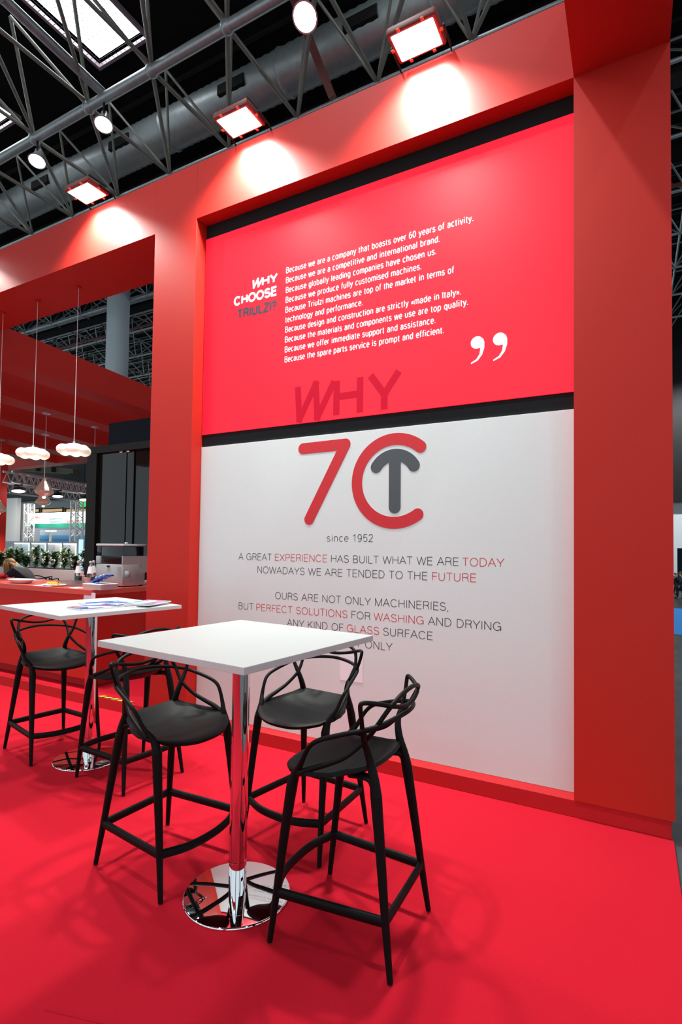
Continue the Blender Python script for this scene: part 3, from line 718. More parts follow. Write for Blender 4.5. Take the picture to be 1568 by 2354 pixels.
b5 = (b3[0]+Vector((-3.7, .6, 0)), b3[1]+Vector((-3.7, .6, 0))); canopy(*b5, .55, 4.455, .63, 7.0, 5, '')
struct(MB().box((-17, 7.0, ZCN), (-4.5, 7.4, 4.455)), 'wall_canopy_end', M['red'])
pp = on_y(14, 1200, 4.75)
struct(MB().box((pp.x-.5, 4.25, -.02), (pp.x, 4.75, ZCN-.001)), 'wall_pillar_rear', M['red'])

# ------------------------------------------------------------------ pendants
def cloud_lamp(u, v, label):
    p = on_y(u, v, .32)
    t = thing('cloud_pendant', label, 'pendant lamp', (p.x, .32, p.z), 0, 'cloud pendants under the red beam')
    mb = MB()
    mb.ball((0, 0, .0), .108, (1.15, 1, .62), 3)
    for k in range(6):
        a = k*PI/3+.25; mb.ball((.112*math.cos(a), .112*math.sin(a), -.010), .065, (1, 1, .86), 3)
    o = mb.build('shade', M['cloud'], t)
    md = o.modifiers.new('merge', 'REMESH'); md.mode = 'VOXEL'; md.voxel_size = .009; md.use_smooth_shade = True
    o.modifiers.new('soft', 'SMOOTH').iterations = 6
    MB().bar((0, 0, .05), (0, 0, ZB-p.z-.001), .0035, 8).build('cord', M['planter'], t)
    MB().lathe([(0, .055), (.012, .055), (.012, .085), (0, .085)], (0, 0, 0), 16).build('cord_grip', M['silver'], t)
    MB().lathe([(.001, -.0165), (.03, -.0165), (.03, -.001), (.001, -.001)], (0, 0, ZB-p.z), 24).build('ceiling_cup', M['red'], t)
    l = bpy.data.lights.new('cloud_light', 'POINT'); l.energy = 3; l.color = (1, .82, .6); l.shadow_soft_size = .12
    lo = bpy.data.objects.new('cloud_light', l); col.objects.link(lo); lo.parent = t; lo.location = (0, 0, -.16)
cloud_lamp(-4, 1054, 'white cloud-shaped pendant lamp at the left photo edge')
cloud_lamp(76, 1041, 'white cloud-shaped pendant lamp in the middle over the counter')
cloud_lamp(170, 1033, 'white cloud-shaped pendant lamp on the right, in front of the dark glass')
def crystal(u, vtop, vlamp, h, label, Y=None):
    p = on_z(u, vtop, ZCN)
    q = on_y(u-3, vlamp, p.y)
    t = thing('crystal_pendant', label, 'pendant lamp', (p.x, p.y, ZCN), 0, 'crystal pendants under the canopy')
    dz = q.z-ZCN
    MB().lathe([(0, 0), (.075, 0), (.075, -.02), (.01, -.03), (0, -.03)], (0, 0, 0), 24).build('ceiling_cup', M['silver'], t)
    MB().bar((0, 0, -.02), (0, 0, dz+.5*h), .006, 8).build('cord', M['planter'], t)
    mb = MB().lathe([(0, h*.52), (.02, h*.5), (.05, h*.34), (.14, -.02), (.165, -h*.18), (.15, -h*.30), (.06, -h*.46), (0, -h*.52)], (0, 0, dz), 12)
    mb.build('shade', M['crystal'], t, False)
    l = bpy.data.lights.new('crystal_light', 'SPOT'); l.energy = 90; l.spot_size = math.radians(150); l.spot_blend = .5; l.color = (1, .88, .76); l.shadow_soft_size = .1
    lo = bpy.data.objects.new('crystal_light', l); col.objects.link(lo); lo.parent = t; lo.location = (0, 0, dz-h*.52-.12)
    MB().ball((0, 0, dz-h*.52), .028, (1.2, 1.2, .8), 2).build('bulb', M['cloudhot'], t)
crystal(107, 949, 1121, .36, 'faceted glass pendant lamp, upper of the two over the planter')
crystal(104.5, 998, 1148, .30, 'faceted glass pendant lamp, lower of the two over the planter')
crystal(3, 1011, 1165, .32, 'faceted glass pendant lamp at the left photo edge by the rear red pillar')
crystal(219, 981, 1110, .34, 'glass pendant lamp whose cord hangs right of the cloud pendants, hidden below')

# ------------------------------------------------------------------ planter, plants, people behind the counter
pa, pb = on_z(0, 1302, 1.0), on_z(184, 1309, 1.0)
yp = (pa.y+pb.y)/2
t = thing('planter_box', 'long pale planter box behind the counter full of green plants', 'planter', (0, yp, 0))
MB().box((-10.5, 0, ZP+.003), (-5.6, .30, .985), .004).build('body', M['planter'], t, False)
MB().box((-10.48, .02, .985), (-5.62, .28, .990)).build('soil', M['soil'], t, False)
def shrub(x, y, h, w, seed, label, flowers):
    rnd = random.Random(seed)
    t = thing('flowering_plant' if flowers else 'green_plant', label, 'plant', (x, y, .9915), 0, 'plants in the planter box')
    st = MB(); lf = MB(); fl = MB()
    for k in range(13):
        a = rnd.uniform(0, 2*PI); lean = rnd.uniform(.1, .5)
        tip = Vector((math.cos(a)*w*lean*1.2, math.sin(a)*.12*lean, h*rnd.uniform(.6, 1.1)))
        st.tube([(tip.x*.1, tip.y*.1, 0), tip*.5, tip], .004, 5)
        for j in range(20):
            f = rnd.uniform(.08, 1); c = tip*f
            b = rnd.uniform(0, 2*PI); L = rnd.uniform(.08, .14); el = rnd.uniform(-.3, .8)
            d = Vector((math.cos(b)*math.cos(el), math.sin(b)*math.cos(el), math.sin(el))); s_ = d.cross(Vector((0, 0, 1))).normalized()*L*.22
            nrm = s_.cross(d).normalized()*L*.05
            v = [lf.bm.verts.new(q) for q in (c, c+d*L*.35+s_+nrm, c+d*L*.75+s_*.7, c+d*L, c+d*L*.75-s_*.7, c+d*L*.35-s_+nrm)]
            lf.bm.faces.new(v)
        if flowers and rnd.random() < .75: fl.ball(tip*rnd.uniform(.4, .85)+Vector((0, -.05, 0)), .022, (1, 1, 1.3), 1)
        if flowers and rnd.random() < .6: fl.ball(tip*rnd.uniform(.3, .8)+Vector((.03, -.06, 0)), .016, (1, 1, 1.2), 1)
    st.build('stems', M['leaf'], t); lf.build('foliage', M['leaf2'] if seed % 3 == 0 else M['leaf'], t, False)
    if flowers: fl.build('flowers', M['petal'], t)
    else: fl.bm.free()
nsh = 13
for k in range(nsh):
    x = -9.95+k*.325; fl = k > 5
    shrub(x, yp+.15, .36+.07*math.sin(k*2.3), .26, k, 'green leafy plant growing in the planter box%s' % (' with white flowers' if fl else ''), fl)
# people ------------------------------------------------------------
def person(name_lab, joints, edges, rad, loc, rz, clothes, hair, sc_=1.):
    t = thing('person', name_lab, 'person', loc, rz)
    def skin(name, js, es, rs, material, root):
        me = bpy.data.meshes.new(name); idx = {k: i for i, k in enumerate(js)}
        me.from_pydata([Vector(js[k])*sc_ for k in js], [(idx[a], idx[b]) for a, b in es], []); me.materials.append(material)
        o = bpy.data.objects.new(name, me); col.objects.link(o); o.parent = t
        md = o.modifiers.new('skin', 'SKIN'); md.use_smooth_shade = True
        sv = me.skin_vertices[0].data if me.skin_vertices else None
        if sv is None: return o
        for k, i in idx.items():
            r = rs[k]; sv[i].radius = (r*sc_, r*sc_) if not isinstance(r, tuple) else (r[0]*sc_, r[1]*sc_); sv[i].use_root = (k == root)
        md2 = o.modifiers.new('sub', 'SUBSURF'); md2.levels = 2; md2.render_levels = 2
        return o
    return t, skin
def add_skin(t, name, js, es, rs, material, root):
    me = bpy.data.meshes.new(name); idx = {k: i for i, k in enumerate(js)}
    bm = bmesh.new(); sl = bm.verts.layers.skin.verify()
    vs = {}
    for k in js:
        v = bm.verts.new(js[k]); r = rs[k]; r = r if isinstance(r, tuple) else (r, r)
        v[sl].radius = r; v[sl].use_root = (k == root); vs[k] = v
    for a, b in es: bm.edges.new((vs[a], vs[b]))
    bm.to_mesh(me); bm.free(); me.materials.append(material)
    o = bpy.data.objects.new(name, me); col.objects.link(o); o.parent = t
    md = o.modifiers.new('skin', 'SKIN'); md.use_smooth_shade = True
    md2 = o.modifiers.new('sub', 'SUBSURF'); md2.levels = 2; md2.render_levels = 2
    return o
def hand(js, es, rs, wrist, d, side, pre):
    """palm and five fingers grown from the wrist along d"""
    d = Vector(d).normalized(); s_ = Vector(side).normalized(); n_ = d.cross(s_)
    w = Vector(js[wrist]); js[pre+'palm'] = w+d*.05; rs[pre+'palm'] = (.030, .014); es.append((wrist, pre+'palm'))
    for k, (off, ln) in enumerate(((-.030, .062), (-.010, .074), (.010, .070), (.029, .056))):
        a, b, c = pre+'k%d' % k, pre+'m%d' % k, pre+'t%d' % k
        js[a] = w+d*.092+s_*off; js[b] = js[a]+d*ln*.5-n_*.010; js[c] = js[b]+d*ln*.45-n_*.022
        rs[a], rs[b], rs[c] = .0095, .0085, .007; es += [(pre+'palm', a), (a, b), (b, c)]
    js[pre+'th'] = w+d*.045+s_*-.045; js[pre+'th2'] = js[pre+'th']+d*.035-s_*.012-n_*.01
    rs[pre+'th'], rs[pre+'th2'] = .011, .0085; es += [(pre+'palm', pre+'th'), (pre+'th', pre+'th2')]
def head_feats(js, es, rs, neck, c, f, upv, s_=1.):
    """head chain with brow, nose, mouth, chin and ears; f: facing"""
    f = Vector(f).normalized(); u = (Vector(upv)-f*f.dot(Vector(upv))).normalized(); r_ = f.cross(u); c = Vector(c)
    js['head'] = c; rs['head'] = (.084*s_, .100*s_); es.append((neck, 'head'))
    js['crown'] = c+u*.085*s_; rs['crown'] = (.066*s_, .078*s_); es.append(('head', 'crown'))
    js['jaw'] = c-u*.055*s_+f*.045*s_; rs['jaw'] = (.052*s_, .046*s_); es.append(('head', 'jaw'))
    js['nose'] = c+f*.098*s_-u*.006*s_; rs['nose'] = .013*s_; es.append(('head', 'nose'))
    for k in (1, -1):
        js['ear%d' % k] = c+r_*.078*k*s_-f*.005; rs['ear%d' % k] = .014*s_; es.append(('head', 'ear%d' % k))
    return f, u, r_, c
def face_parts(t, f, u, r_, c, lipm, s_=1.):
    for k in (1, -1):
        MB().ball(c+f*.070*s_+u*.022*s_+r_*.030*k*s_, .011*s_, (1, 1, 1), 2).build('eye', M['darkhair'], t)
        MB().tube([c+f*.074*s_+u*.042*s_+r_*.016*k*s_, c+f*.070*s_+u*.045*s_+r_*.046*k*s_], .004*s_, 6).build('eyebrow', M['darkhair'], t)
    MB().tube([c+f*.070*s_-u*.045*s_+r_*.022*s_, c+f*.080*s_-u*.046*s_, c+f*.070*s_-u*.045*s_-r_*.022*s_], .0055*s_, 6).build('mouth', lipm, t)
M['lip'] = mat('lip', (.42, .12, .10), .5, noise=.05)
# woman bending over a table behind the counter (faces -x)
wq = on_z(21, 1301, 1.10)
wt = thing('person', 'blonde woman in dark navy top leaning forward behind the counter', 'person', (wq.x+.10, wq.y+.05, ZP+.003), .5)
js = {'pelvis': Vector((.34, 0, .52)), 'waist': Vector((.27, 0, .68)), 'chest': Vector((.14, 0, .86)), 'neckb': Vector((.05, 0, .955)), 'neck': Vector((.0, 0, .98))}
rs = {'pelvis': (.15, .12), 'waist': (.125, .10), 'chest': (.15, .11), 'neckb': (.075, .07), 'neck': (.05, .05)}
es = [('pelvis', 'waist'), ('waist', 'chest'), ('chest', 'neckb'), ('neckb', 'neck')]
fW = head_feats(js, es, rs, 'neck', (-.10, 0, 1.0), (-.8, .0, -.6), (-.6, 0, .8))
for k, n in ((1, 'l'), (-1, 'r')):
    js.update({n+'sh': Vector((.08, .17*k, .92)), n+'el': Vector((-.10, .24*k, .72)), n+'wr': Vector((-.32, .12*k, .72)), n+'hip': Vector((.34, .09*k, .50)), n+'kn': Vector((-.08, .11*k, .47)), n+'an': Vector((-.06, .11*k, .07)), n+'to': Vector((-.22, .12*k, .035))})
    rs.update({n+'sh': .062, n+'el': .042, n+'wr': .028, n+'hip': .09, n+'kn': .06, n+'an': .038, n+'to': .034})
    es += [('chest', n+'sh'), (n+'sh', n+'el'), (n+'el', n+'wr'), ('pelvis', n+'hip'), (n+'hip', n+'kn'), (n+'kn', n+'an'), (n+'an', n+'to')]
    hand(js, es, rs, n+'wr', (-1, -.2*k, -.05), (0, 1, 0), n)
add_skin(wt, 'body', js, es, rs, M['skin'], 'pelvis')
cj = {k: js[k] for k in ('pelvis', 'waist', 'chest', 'neckb', 'lsh', 'lel', 'rsh', 'rel', 'lwr', 'rwr')}
ce = [('pelvis', 'waist'), ('waist', 'chest'), ('chest', 'neckb'), ('chest', 'lsh'), ('lsh', 'lel'), ('lel', 'lwr'), ('chest', 'rsh'), ('rsh', 'rel'), ('rel', 'rwr')]
def grow(rs, ks, g): return {k: tuple(x+g for x in (rs[k] if isinstance(rs[k], tuple) else (rs[k], rs[k]))) for k in ks}
add_skin(wt, 'jacket', cj, ce, grow(rs, cj, .018), M['jacket'], 'pelvis')
lj = {k: js[k] for k in ('pelvis', 'lhip', 'lkn', 'lan', 'rhip', 'rkn', 'ran')}
add_skin(wt, 'trousers', lj, [('pelvis', 'lhip'), ('lhip', 'lkn'), ('lkn', 'lan'), ('pelvis', 'rhip'), ('rhip', 'rkn'), ('rkn', 'ran')], grow(rs, lj, .014), M['jacket'], 'pelvis')
MB().ball((.06, 0, .945), .088, (1.0, 1.25, .8), 3).build('scarf', M['teal'], wt)
f, u, r_, c = fW; face_parts(wt, f, u, r_, c, M['lip'])
hb = MB(); hb.ball(c+u*.030-f*.022, .104, (1.0, .92, 1.02), 3)
taper = [.020+.006*math.sin(k*.6) for k in range(11)]+[.020, .017, .013, .009, .005]
for k in range(13):                                   # long straight strands: over the back and hanging beside the face
    a = -1+2*k/12; yy = .085*a
    top = c+u*.088-f*.01+Vector((0, yy*.55, 0))
    hb.tube(spline([top, c+Vector((.090, yy, .035)), c+Vector((.165, yy*1.15, -.055)), c+Vector((.235-.03*abs(a), yy*1.3, -.150))], 5), taper, 8)
    if abs(a) > .45:
        sg = 1 if a > 0 else -1
        for dx in (-.035, .0, .035):
            hb.tube(spline([top+Vector((dx*.5, 0, 0)), c+Vector((dx, sg*.098, .02)), c+Vector((dx+.018, sg*.112, -.10)), c+Vector((dx+.030, sg*.108, -.24))], 5), taper, 8)
hb.build('hair', M['blonde'], wt)
def dress(t, js, rs, top='jacket', topm='jacket'):
    """jacket or shirt, trousers that reach over the waist, and shoes"""
    cj = {k: Vector(js[k]) for k in ('pelvis', 'waist', 'chest', 'lsh', 'lel', 'rsh', 'rel', 'lwr', 'rwr')}
    cr = grow(rs, cj, .024); cj['hem'] = Vector(js['pelvis'])-Vector((0, 0, .08)); cr['hem'] = (.165, .135); cr['pelvis'] = (.175, .145); cr['waist'] = (.165, .135)
    cj['collar'] = Vector(js['neck'])-Vector((.01, 0, .045)); cr['collar'] = (.080, .078)
    add_skin(t, top, cj, ce+[('pelvis', 'hem'), ('chest', 'collar')], cr, M[topm], 'pelvis')
    lj = {k: js[k] for k in ('waist', 'pelvis', 'lhip', 'lkn', 'lan', 'rhip', 'rkn', 'ran')}; lr = grow(rs, lj, .016); lr['waist'] = (.150, .120); lr['pelvis'] = (.162, .132)
    add_skin(t, 'trousers', lj, [('waist', 'pelvis'), ('pelvis', 'lhip'), ('lhip', 'lkn'), ('lkn', 'lan'), ('pelvis', 'rhip'), ('rhip', 'rkn'), ('rkn', 'ran')], lr, M['jacket'], 'pelvis')
    for n in 'lr':
        a, b = js[n+'an'], js[n+'to']
        add_skin(t, 'shoe', {'a': a-Vector((0, 0, .02)), 'b': Vector((b.x, b.y, a.z-.03)), 'c': Vector((b.x, b.y, a.z-.035))+(b-a)*.25}, [('a', 'b'), ('b', 'c')], {'a': (.052, .055), 'b': (.046, .038), 'c': (.030, .024)}, M['black'], 'a')
# man on the phone beyond the planter
mq = on_y(40, 1268, 7.6)
mt_ = thing('person', 'grey-haired man in pale blue shirt phoning beyond the planter', 'person', (mq.x, 7.6, -.02), -1.2)
js = {'pelvis': Vector((0, 0, .93)), 'waist': Vector((0, 0, 1.06)), 'chest': Vector((0, 0, 1.28)), 'neck': Vector((.01, 0, 1.47))}
s0_ = mq.z/1.62
rs = {'pelvis': (.15, .12), 'waist': (.14, .11), 'chest': (.16, .12), 'neck': (.055, .055)}
es = [('pelvis', 'waist'), ('waist', 'chest'), ('chest', 'neck')]
fM = head_feats(js, es, rs, 'neck', (.03, 0, 1.58), (1, .0, -.15), (0, 0, 1))
for k, n in ((1, 'l'), (-1, 'r')):
    js.update({n+'sh': Vector((0, .19*k, 1.39)), n+'hip': Vector((0, .09*k, .88)), n+'kn': Vector((.02, .10*k, .48)), n+'an': Vector((0, .10*k, .08)), n+'to': Vector((.15, .12*k, .04))})
    if k == 1: js.update({'lel': Vector((.16, .30, 1.24)), 'lwr': Vector((.12, .15, 1.47))})
    else: js.update({'rel': Vector((-.02, -.25, 1.10)), 'rwr': Vector((.06, -.24, .86))})
    rs.update({n+'sh': .065, n+'el': .044, n+'wr': .03, n+'hip': .09, n+'kn': .062, n+'an': .042, n+'to': .036})
    es += [('chest', n+'sh'), (n+'sh', n+'el'), (n+'el', n+'wr'), ('pelvis', n+'hip'), (n+'hip', n+'kn'), (n+'kn', n+'an'), (n+'an', n+'to')]
    hand(js, es, rs, n+'wr', (-.3, -.4, .85) if k == 1 else (.1, 0, -1), (1, 0, 0), n)
add_skin(mt_, 'body', js, es, rs, M['skin'], 'pelvis')
ce = [('pelvis', 'waist'), ('waist', 'chest'), ('chest', 'lsh'), ('lsh', 'lel'), ('lel', 'lwr'), ('chest', 'rsh'), ('rsh', 'rel'), ('rel', 'rwr')]
dress(mt_, js, rs, 'shirt', 'shirtblue')
f, u, r_, c = fM; face_parts(mt_, f, u, r_, c, M['lip'])
MB().ball(c+u*.060-f*.028, .100, (1, .9, .82), 3).build('hair', M['darkhair'], mt_)
mt_.scale = (s0_,)*3

# ------------------------------------------------------------------ neighbouring stand beyond the planter
YN = 9.0
def wall_px(u0, v0, u1, v1, Y, depth, name, material, label, cat, parent=None, z0=None, z1=None):
    a, b = on_y(u0, v0, Y), on_y(u1, v1, Y)
    mb = MB().box((min(a.x, b.x), Y, z0 if z0 is not None else min(a.z, b.z)), (max(a.x, b.x), Y+depth, z1 if z1 is not None else max(a.z, b.z)))
    o = mb.build(name, material, parent, False)
    return o if parent else tag(o, label, cat)
nb = thing('exhibition_booth', 'white neighbouring booth with sign band beyond the planter', 'booth', (0, 0, 0))
M['bright'] = mat('warm_white_board', (.82, .80, .76), .6, noise=.02)  # plain warm white board colour
M['cool'] = mat('cool_white_board', (.70, .76, .78), .6, noise=.02)
M['bluescr'] = mat('sea_print', (.30, .55, .80), .5)
nt = M['bluescr'].node_tree; tcn = nt.nodes.new('ShaderNodeTexCoord'); sp_ = nt.nodes.new('ShaderNodeSeparateXYZ'); rmp = nt.nodes.new('ShaderNodeValToRGB')
mr = nt.nodes.new('ShaderNodeMapRange'); mr.inputs['From Min'].default_value = 1.55; mr.inputs['From Max'].default_value = 2.05
nt.links.new(tcn.outputs['Object'], sp_.inputs[0]); nt.links.new(sp_.outputs['Z'], mr.inputs['Value']); nt.links.new(mr.outputs['Result'], rmp.inputs['Fac'])
for i, (p_, c_) in enumerate([(0, (.02, .22, .60)), (.30, (.02, .28, .68)), (.34, (.16, .40, .55)), (.55, (.18, .45, .75)), (.62, (.55, .75, .92)), (1, (.75, .88, .97))]):
    if i > 1: rmp.color_ramp.elements.new(p_)
    rmp.color_ramp.elements[min(i, len(rmp.color_ramp.elements)-1)].position = p_
els = sorted(rmp.color_ramp.elements, key=lambda e: e.position)
for e, c_ in zip(els, [(.02, .22, .60), (.02, .28, .68), (.16, .40, .55), (.18, .45, .75), (.55, .75, .92), (.75, .88, .97)]): e.color = (*c_, 1)
nt.links.new(rmp.outputs['Color'], nt.nodes['Principled BSDF'].inputs['Base Color'])
M['green'] = mat('dark_green_band', (.0, .14, .09), .5, noise=.05)
wall_px(-60, 1150, 37, 1245, YN+.5, .15, 'side_wall', M['bright'], '', '', nb, z0=-.02)
wall_px(37, 1158, 68, 1245, YN+.9, .15, 'back_wall', M['cool'], '', '', nb, z0=-.02)
wall_px(66, 1200, 215, 1245, YN+.9, .15, 'back_wall', M['lgrey'], '', '', nb, z0=-.02)
wall_px(66, 1180, 215, 1207, YN+.2, .10, 'sign_band', M['cool'], '', '', nb)
wall_px(66, 1204, 215, 1213, YN+.18, .10, 'green_band', M['green'], '', '', nb)
wall_px(92, 1218, 215, 1247, YN+.8, .05, 'sea_picture', M['bluescr'], '', '', nb)
def sign_text(s_, u0, v0, u1, mt, sh=0., hh=.11):
    a, b = on_y(u0, v0, YN+.19), on_y(u1, v0, YN+.19)
    write(s_, a.x, b.x, a.z, hh, YN+.195, mt, nb, .17, 'sign_word', {k: sh for k in range(20)})
sign_text('CERAMICART', 75, 1193, 104, M['inkred'], .2)
sign_text('PRINZ', 117, 1198, 140, M['green'])
sign_text('GLASSWORKING', 152, 1202, 183, M['inkred'])
fa, fb = on_y(115.5, 1199.5, YN+.19), on_y(141, 1191.5, YN+.19)
mb = MB()
for a_, b_ in (((fa.x, fa.z), (fb.x, fa.z)), ((fa.x, fb.z), (fb.x, fb.z)), ((fa.x, fa.z), (fa.x, fb.z)), ((fb.x, fa.z), (fb.x, fb.z))):
    mb.bar((a_[0], YN+.195, a_[1]), (b_[0], YN+.195, b_[1]), .012, 4)
mb.build('sign_frame', M['green'], nb, False)
wt_ = on_y(126, 1240, YN+.5)
M['softlight'] = mat('lit_white_diffuser', (.9, .9, .9), .5, emit=(1, .98, .94), es=1.6)
for u in (90, 127, 171):
    p = on_y(u, 1183, YN+.0); area('sign_light', (p.x, YN-.05, p.z+.16), .3, .06, 18, (1, .98, .95), (0, .5, -1), nb, 150)
area('booth_light', (-16.4, YN-.6, 3.2), 3.5, 1.2, 75, (1, .98, .96), (0, .35, -1), nb, 170)
a, b = on_y(115, 1236, YN+.6), on_y(124, 1236, YN+.6)
t = thing('white_column', 'white column lamp in front of the sea picture', 'column lamp', ((a.x+b.x)/2, YN+.55, -.02))
MB().lathe([(0, 0), (.12, 0), (.12, .03), (.055, .05), (.05, 1.5), (.06, 1.98), (0, 1.98)], (0, 0, 0), 20).build('post', M['bright'], t)
for dx in (-.18, .17): MB().ball((dx, 0, 2.02), .10, (1.5, .9, .3), 3).build('lamp_head', M['softlight'], t)
# low display wall with lit niches
dw = thing('display_wall', 'low grey display wall with four white-lit niches beyond the planter', 'display wall', (0, 0, 0))
YW = 8.2
ta, tb = on_y(-30, 1239, YW), on_y(181, 1251, YW); ztop = (ta.z+tb.z)/2
xs = [on_y(u, 1255, YW).x for u in (33, 68, 73, 106, 110, 142, 146, 176)]
zn = on_y(90, 1248.5, YW).z
cur = ta.x; mb = MB()
for k in range(4):
    mb.box((cur, YW, -.02), (xs[2*k], YW+.25, ztop)); mb.box((xs[2*k], YW, zn), (xs[2*k+1], YW+.25, ztop)); mb.box((xs[2*k], YW, -.02), (xs[2*k+1], YW+.25, .7)); cur = xs[2*k+1]
mb.box((cur, YW, -.02), (tb.x, YW+.25, ztop)); mb.build('wall_body', M['lgrey'], dw, False)
for k in range(4):
    x0, x1 = xs[2*k], xs[2*k+1]
    f_ = MB().box((x0, YW-.01, zn-.035), (x1, YW+.24, zn)); f_.box((x1-.05, YW-.01, .7), (x1, YW+.24, zn-.035)); f_.build('niche_light', M['softlight'], dw, False)
    MB().box((x0, YW+.25, .7), (x1, YW+.27, zn)).build('niche_back', M['pblue'] if k < 2 else M['bright'], dw, False)
a, b = on_y(181, 1240, YW-.1), on_y(186, 1240, YW-.1)
tag(MB().box((a.x, YW-.1, -.02), (b.x, YW, on_y(183, 1240, YW-.1).z), .01).build('light_column', M['softlight2'] if 'softlight2' in M else mat('pale_blue_light', (.6, .85, 1), .4, emit=(.55, .85, 1), es=.9), None, False), 'slim pale blue lit column at the right end of the display wall', 'light column')
a, b = on_y(186, 1240, YW+.4), on_y(215, 1240, YW+.4)
tag(MB().box((a.x, YW+.4, -.02), (b.x, YW+.6, a.z), .01).build('banner_wall', mat('bright_blue_board', (.02, .33, .80), .4, noise=.03), None, False), 'bright blue wall board behind the slim lit column', 'wall board')

# aluminium trusses
def box_truss(name, A, B, s_, label, n, mt, r=.028, upv=(0, 0, 1)):
    A, B = Vector(A), Vector(B); d = (B-A).normalized(); U = Vector(upv); S = d.cross(U).normalized(); U = S.cross(d)
    t = thing(name, label, 'truss', A)
    for i, (a, b) in enumerate(((0, 0), (1, 0), (1, 1), (0, 1))):
        o_ = S*(a*s_)+U*(b*s_); MB().bar(o_, B-A+o_, r, 8).build('chord', mt, t)
    br = MB(); L = (B-A).length
    for k in range(n):
        p0, p1 = d*(L*k/n), d*(L*(k+1)/n)
        for q0, q1 in ((Vector(), U*s_), (S*s_, S*s_+U*s_), (Vector(), S*s_), (U*s_, U*s_+S*s_)):
            x, y = (q0, q1) if k % 2 == 0 else (q1, q0); br.bar(p0+x, p1+y, r*.5, 5)
    br.build('lacing', mt, t); return t
M['alu'] = mat('aluminium', (.62, .58, .56), .35, .6, noise=.05)
ZTR = 3.05
A1, B1 = on_z(7, 1107.8, ZTR), on_z(198, 1136, ZTR)
box_truss('aluminium_truss', A1, B1, .26, 'horizontal aluminium truss, upper of the two left of the dark glass', 26, M['alu'])
A2, B2 = on_z(7, 1132, ZTR-.02), on_z(198, 1153, ZTR-.02)
box_truss('aluminium_truss', A2, B2, .26, 'horizontal aluminium truss, lower of the two left of the dark glass', 26, M['alu'])
pq = on_y(174, 1200, 8.62); box_truss('truss_post', (pq.x, 8.62, -.02), (pq.x, 8.62, 3.05), .27, 'upright aluminium truss post in front of the sign band', 14, M['alu'], .03, (0, 1, 0))
pq = on_y(64, 1200, 8.80); box_truss('truss_post', (pq.x, 8.80, -.02), (pq.x, 8.80, 3.0), .24, 'upright aluminium truss post left of the sign band, by the white wall', 14, M['alu'], .03, (0, 1, 0))
def px(p): d = Vector(p)-CAM; return W/2+SX+FOC*d.dot(rt)/d.dot(fw)
for i, (u, w, lab) in enumerate([(33, .36, 'round lit lamp under the upper truss, leftmost'), (124, .30, 'round lit lamp under the upper truss, beside the glass pendant'), (187, .34, 'round lit lamp under the upper truss, beside the black post')]):
    lo_, hi_ = 0., 1.
    for _ in range(40):
        mid = (lo_+hi_)/2
        if px(A1.lerp(B1, mid)) < u: lo_ = mid
        else: hi_ = mid
    p = A1.lerp(B1, lo_)+(B1-A1).normalized().cross(Vector((0, 0, 1)))*.13+Vector((0, 0, -.03))
    t = thing('truss_lamp', lab, 'lamp', p, 0, 'lit lamps under the truss')
    MB().ball((0, 0, -.17), w*.5, (1, .8, .22), 3).build('diffuser', M['lampglow'], t); MB().lathe([(0, -.15), (.12, -.15), (.10, -.06), (.02, -.05), (.02, .0), (0, .0)], (0, 0, 0), 16).build('housing', M['dark'], t)
    MB().box((-.17, -.02, -.03), (.17, .02, .0)).build('clamp', M['dark'], t, False)
M['halldark'] = mat('dark_hall_wall', (.030, .034, .038), .7, noise=.3, nscale=1.2, spec=.2)
# hall gallery behind: grey wall with yellow-lit windows, beams, exit sign
YH = 16.
g0, g1 = on_y(-40, 1150, YH), on_y(230, 1250, YH)
struct(MB().box((-40, YH, -.03), (3.0, YH+.3, on_y(100, 1140, YH).z)), 'wall_hall_back', M['grey'])
struct(MB().box((-60, YH+.05, on_y(100, 1140, YH).z), (3.0, YH+.3, 8.6)), 'wall_hall_gallery', M['halldark'])
M['amber'] = mat('amber_lit_window', (.5, .35, .18), .4, emit=(.85, .52, .22), es=.55)
for k, (u0, u1) in enumerate(((70, 92), (97, 146), (152, 200))):
    a, b = on_y(u0, 1170, YH-.02), on_y(u1, 1186, YH-.02)
    wz = MB().box((a.x, YH-.04, b.z), (b.x, YH-.002, a.z)); o = wz.build('window_%d' % (k+1), M['amber'], None, False); tag(o, kind='structure')
    fr_ = MB()
    for xx in (a.x, b.x): fr_.box((xx-.05, YH-.08, b.z-.05), (xx+.05, YH-.041, a.z+.05))
    for zz_ in (a.z, b.z, (a.z+b.z)/2): fr_.box((a.x, YH-.07, zz_-.03), (b.x, YH-.041, zz_+.03))
    fr_.build('window_frame', M['dark'], o, False)
a, b = on_y(12, 1120, YH-.3), on_y(230, 1150, YH-.3)
struct(MB().box((-40, YH-.3, on_y(100, 1149, YH-.3).z), (-8, YH-.05, on_y(100, 1122, YH-.3).z)), 'wall_gallery', M['dark'])
a, b = on_y(185, 1149, YH-.5), on_y(196, 1164, YH-.5)
t = thing('exit_sign', 'green lit sign hanging by the black post of the glass partition', 'sign', (0, 0, 0))
MB().box((a.x, YH-.5, b.z), (b.x+.3, YH-.42, a.z)).build('sign_face', mat('green_sign', (0, .5, .05), .4, emit=(0, .85, .08), es=1.), t, False)
MB().bar(((a.x+b.x)/2, YH-.46, a.z), ((a.x+b.x)/2, YH-.46, 14.3), .02, 6).build('hanger', M['dark'], t)
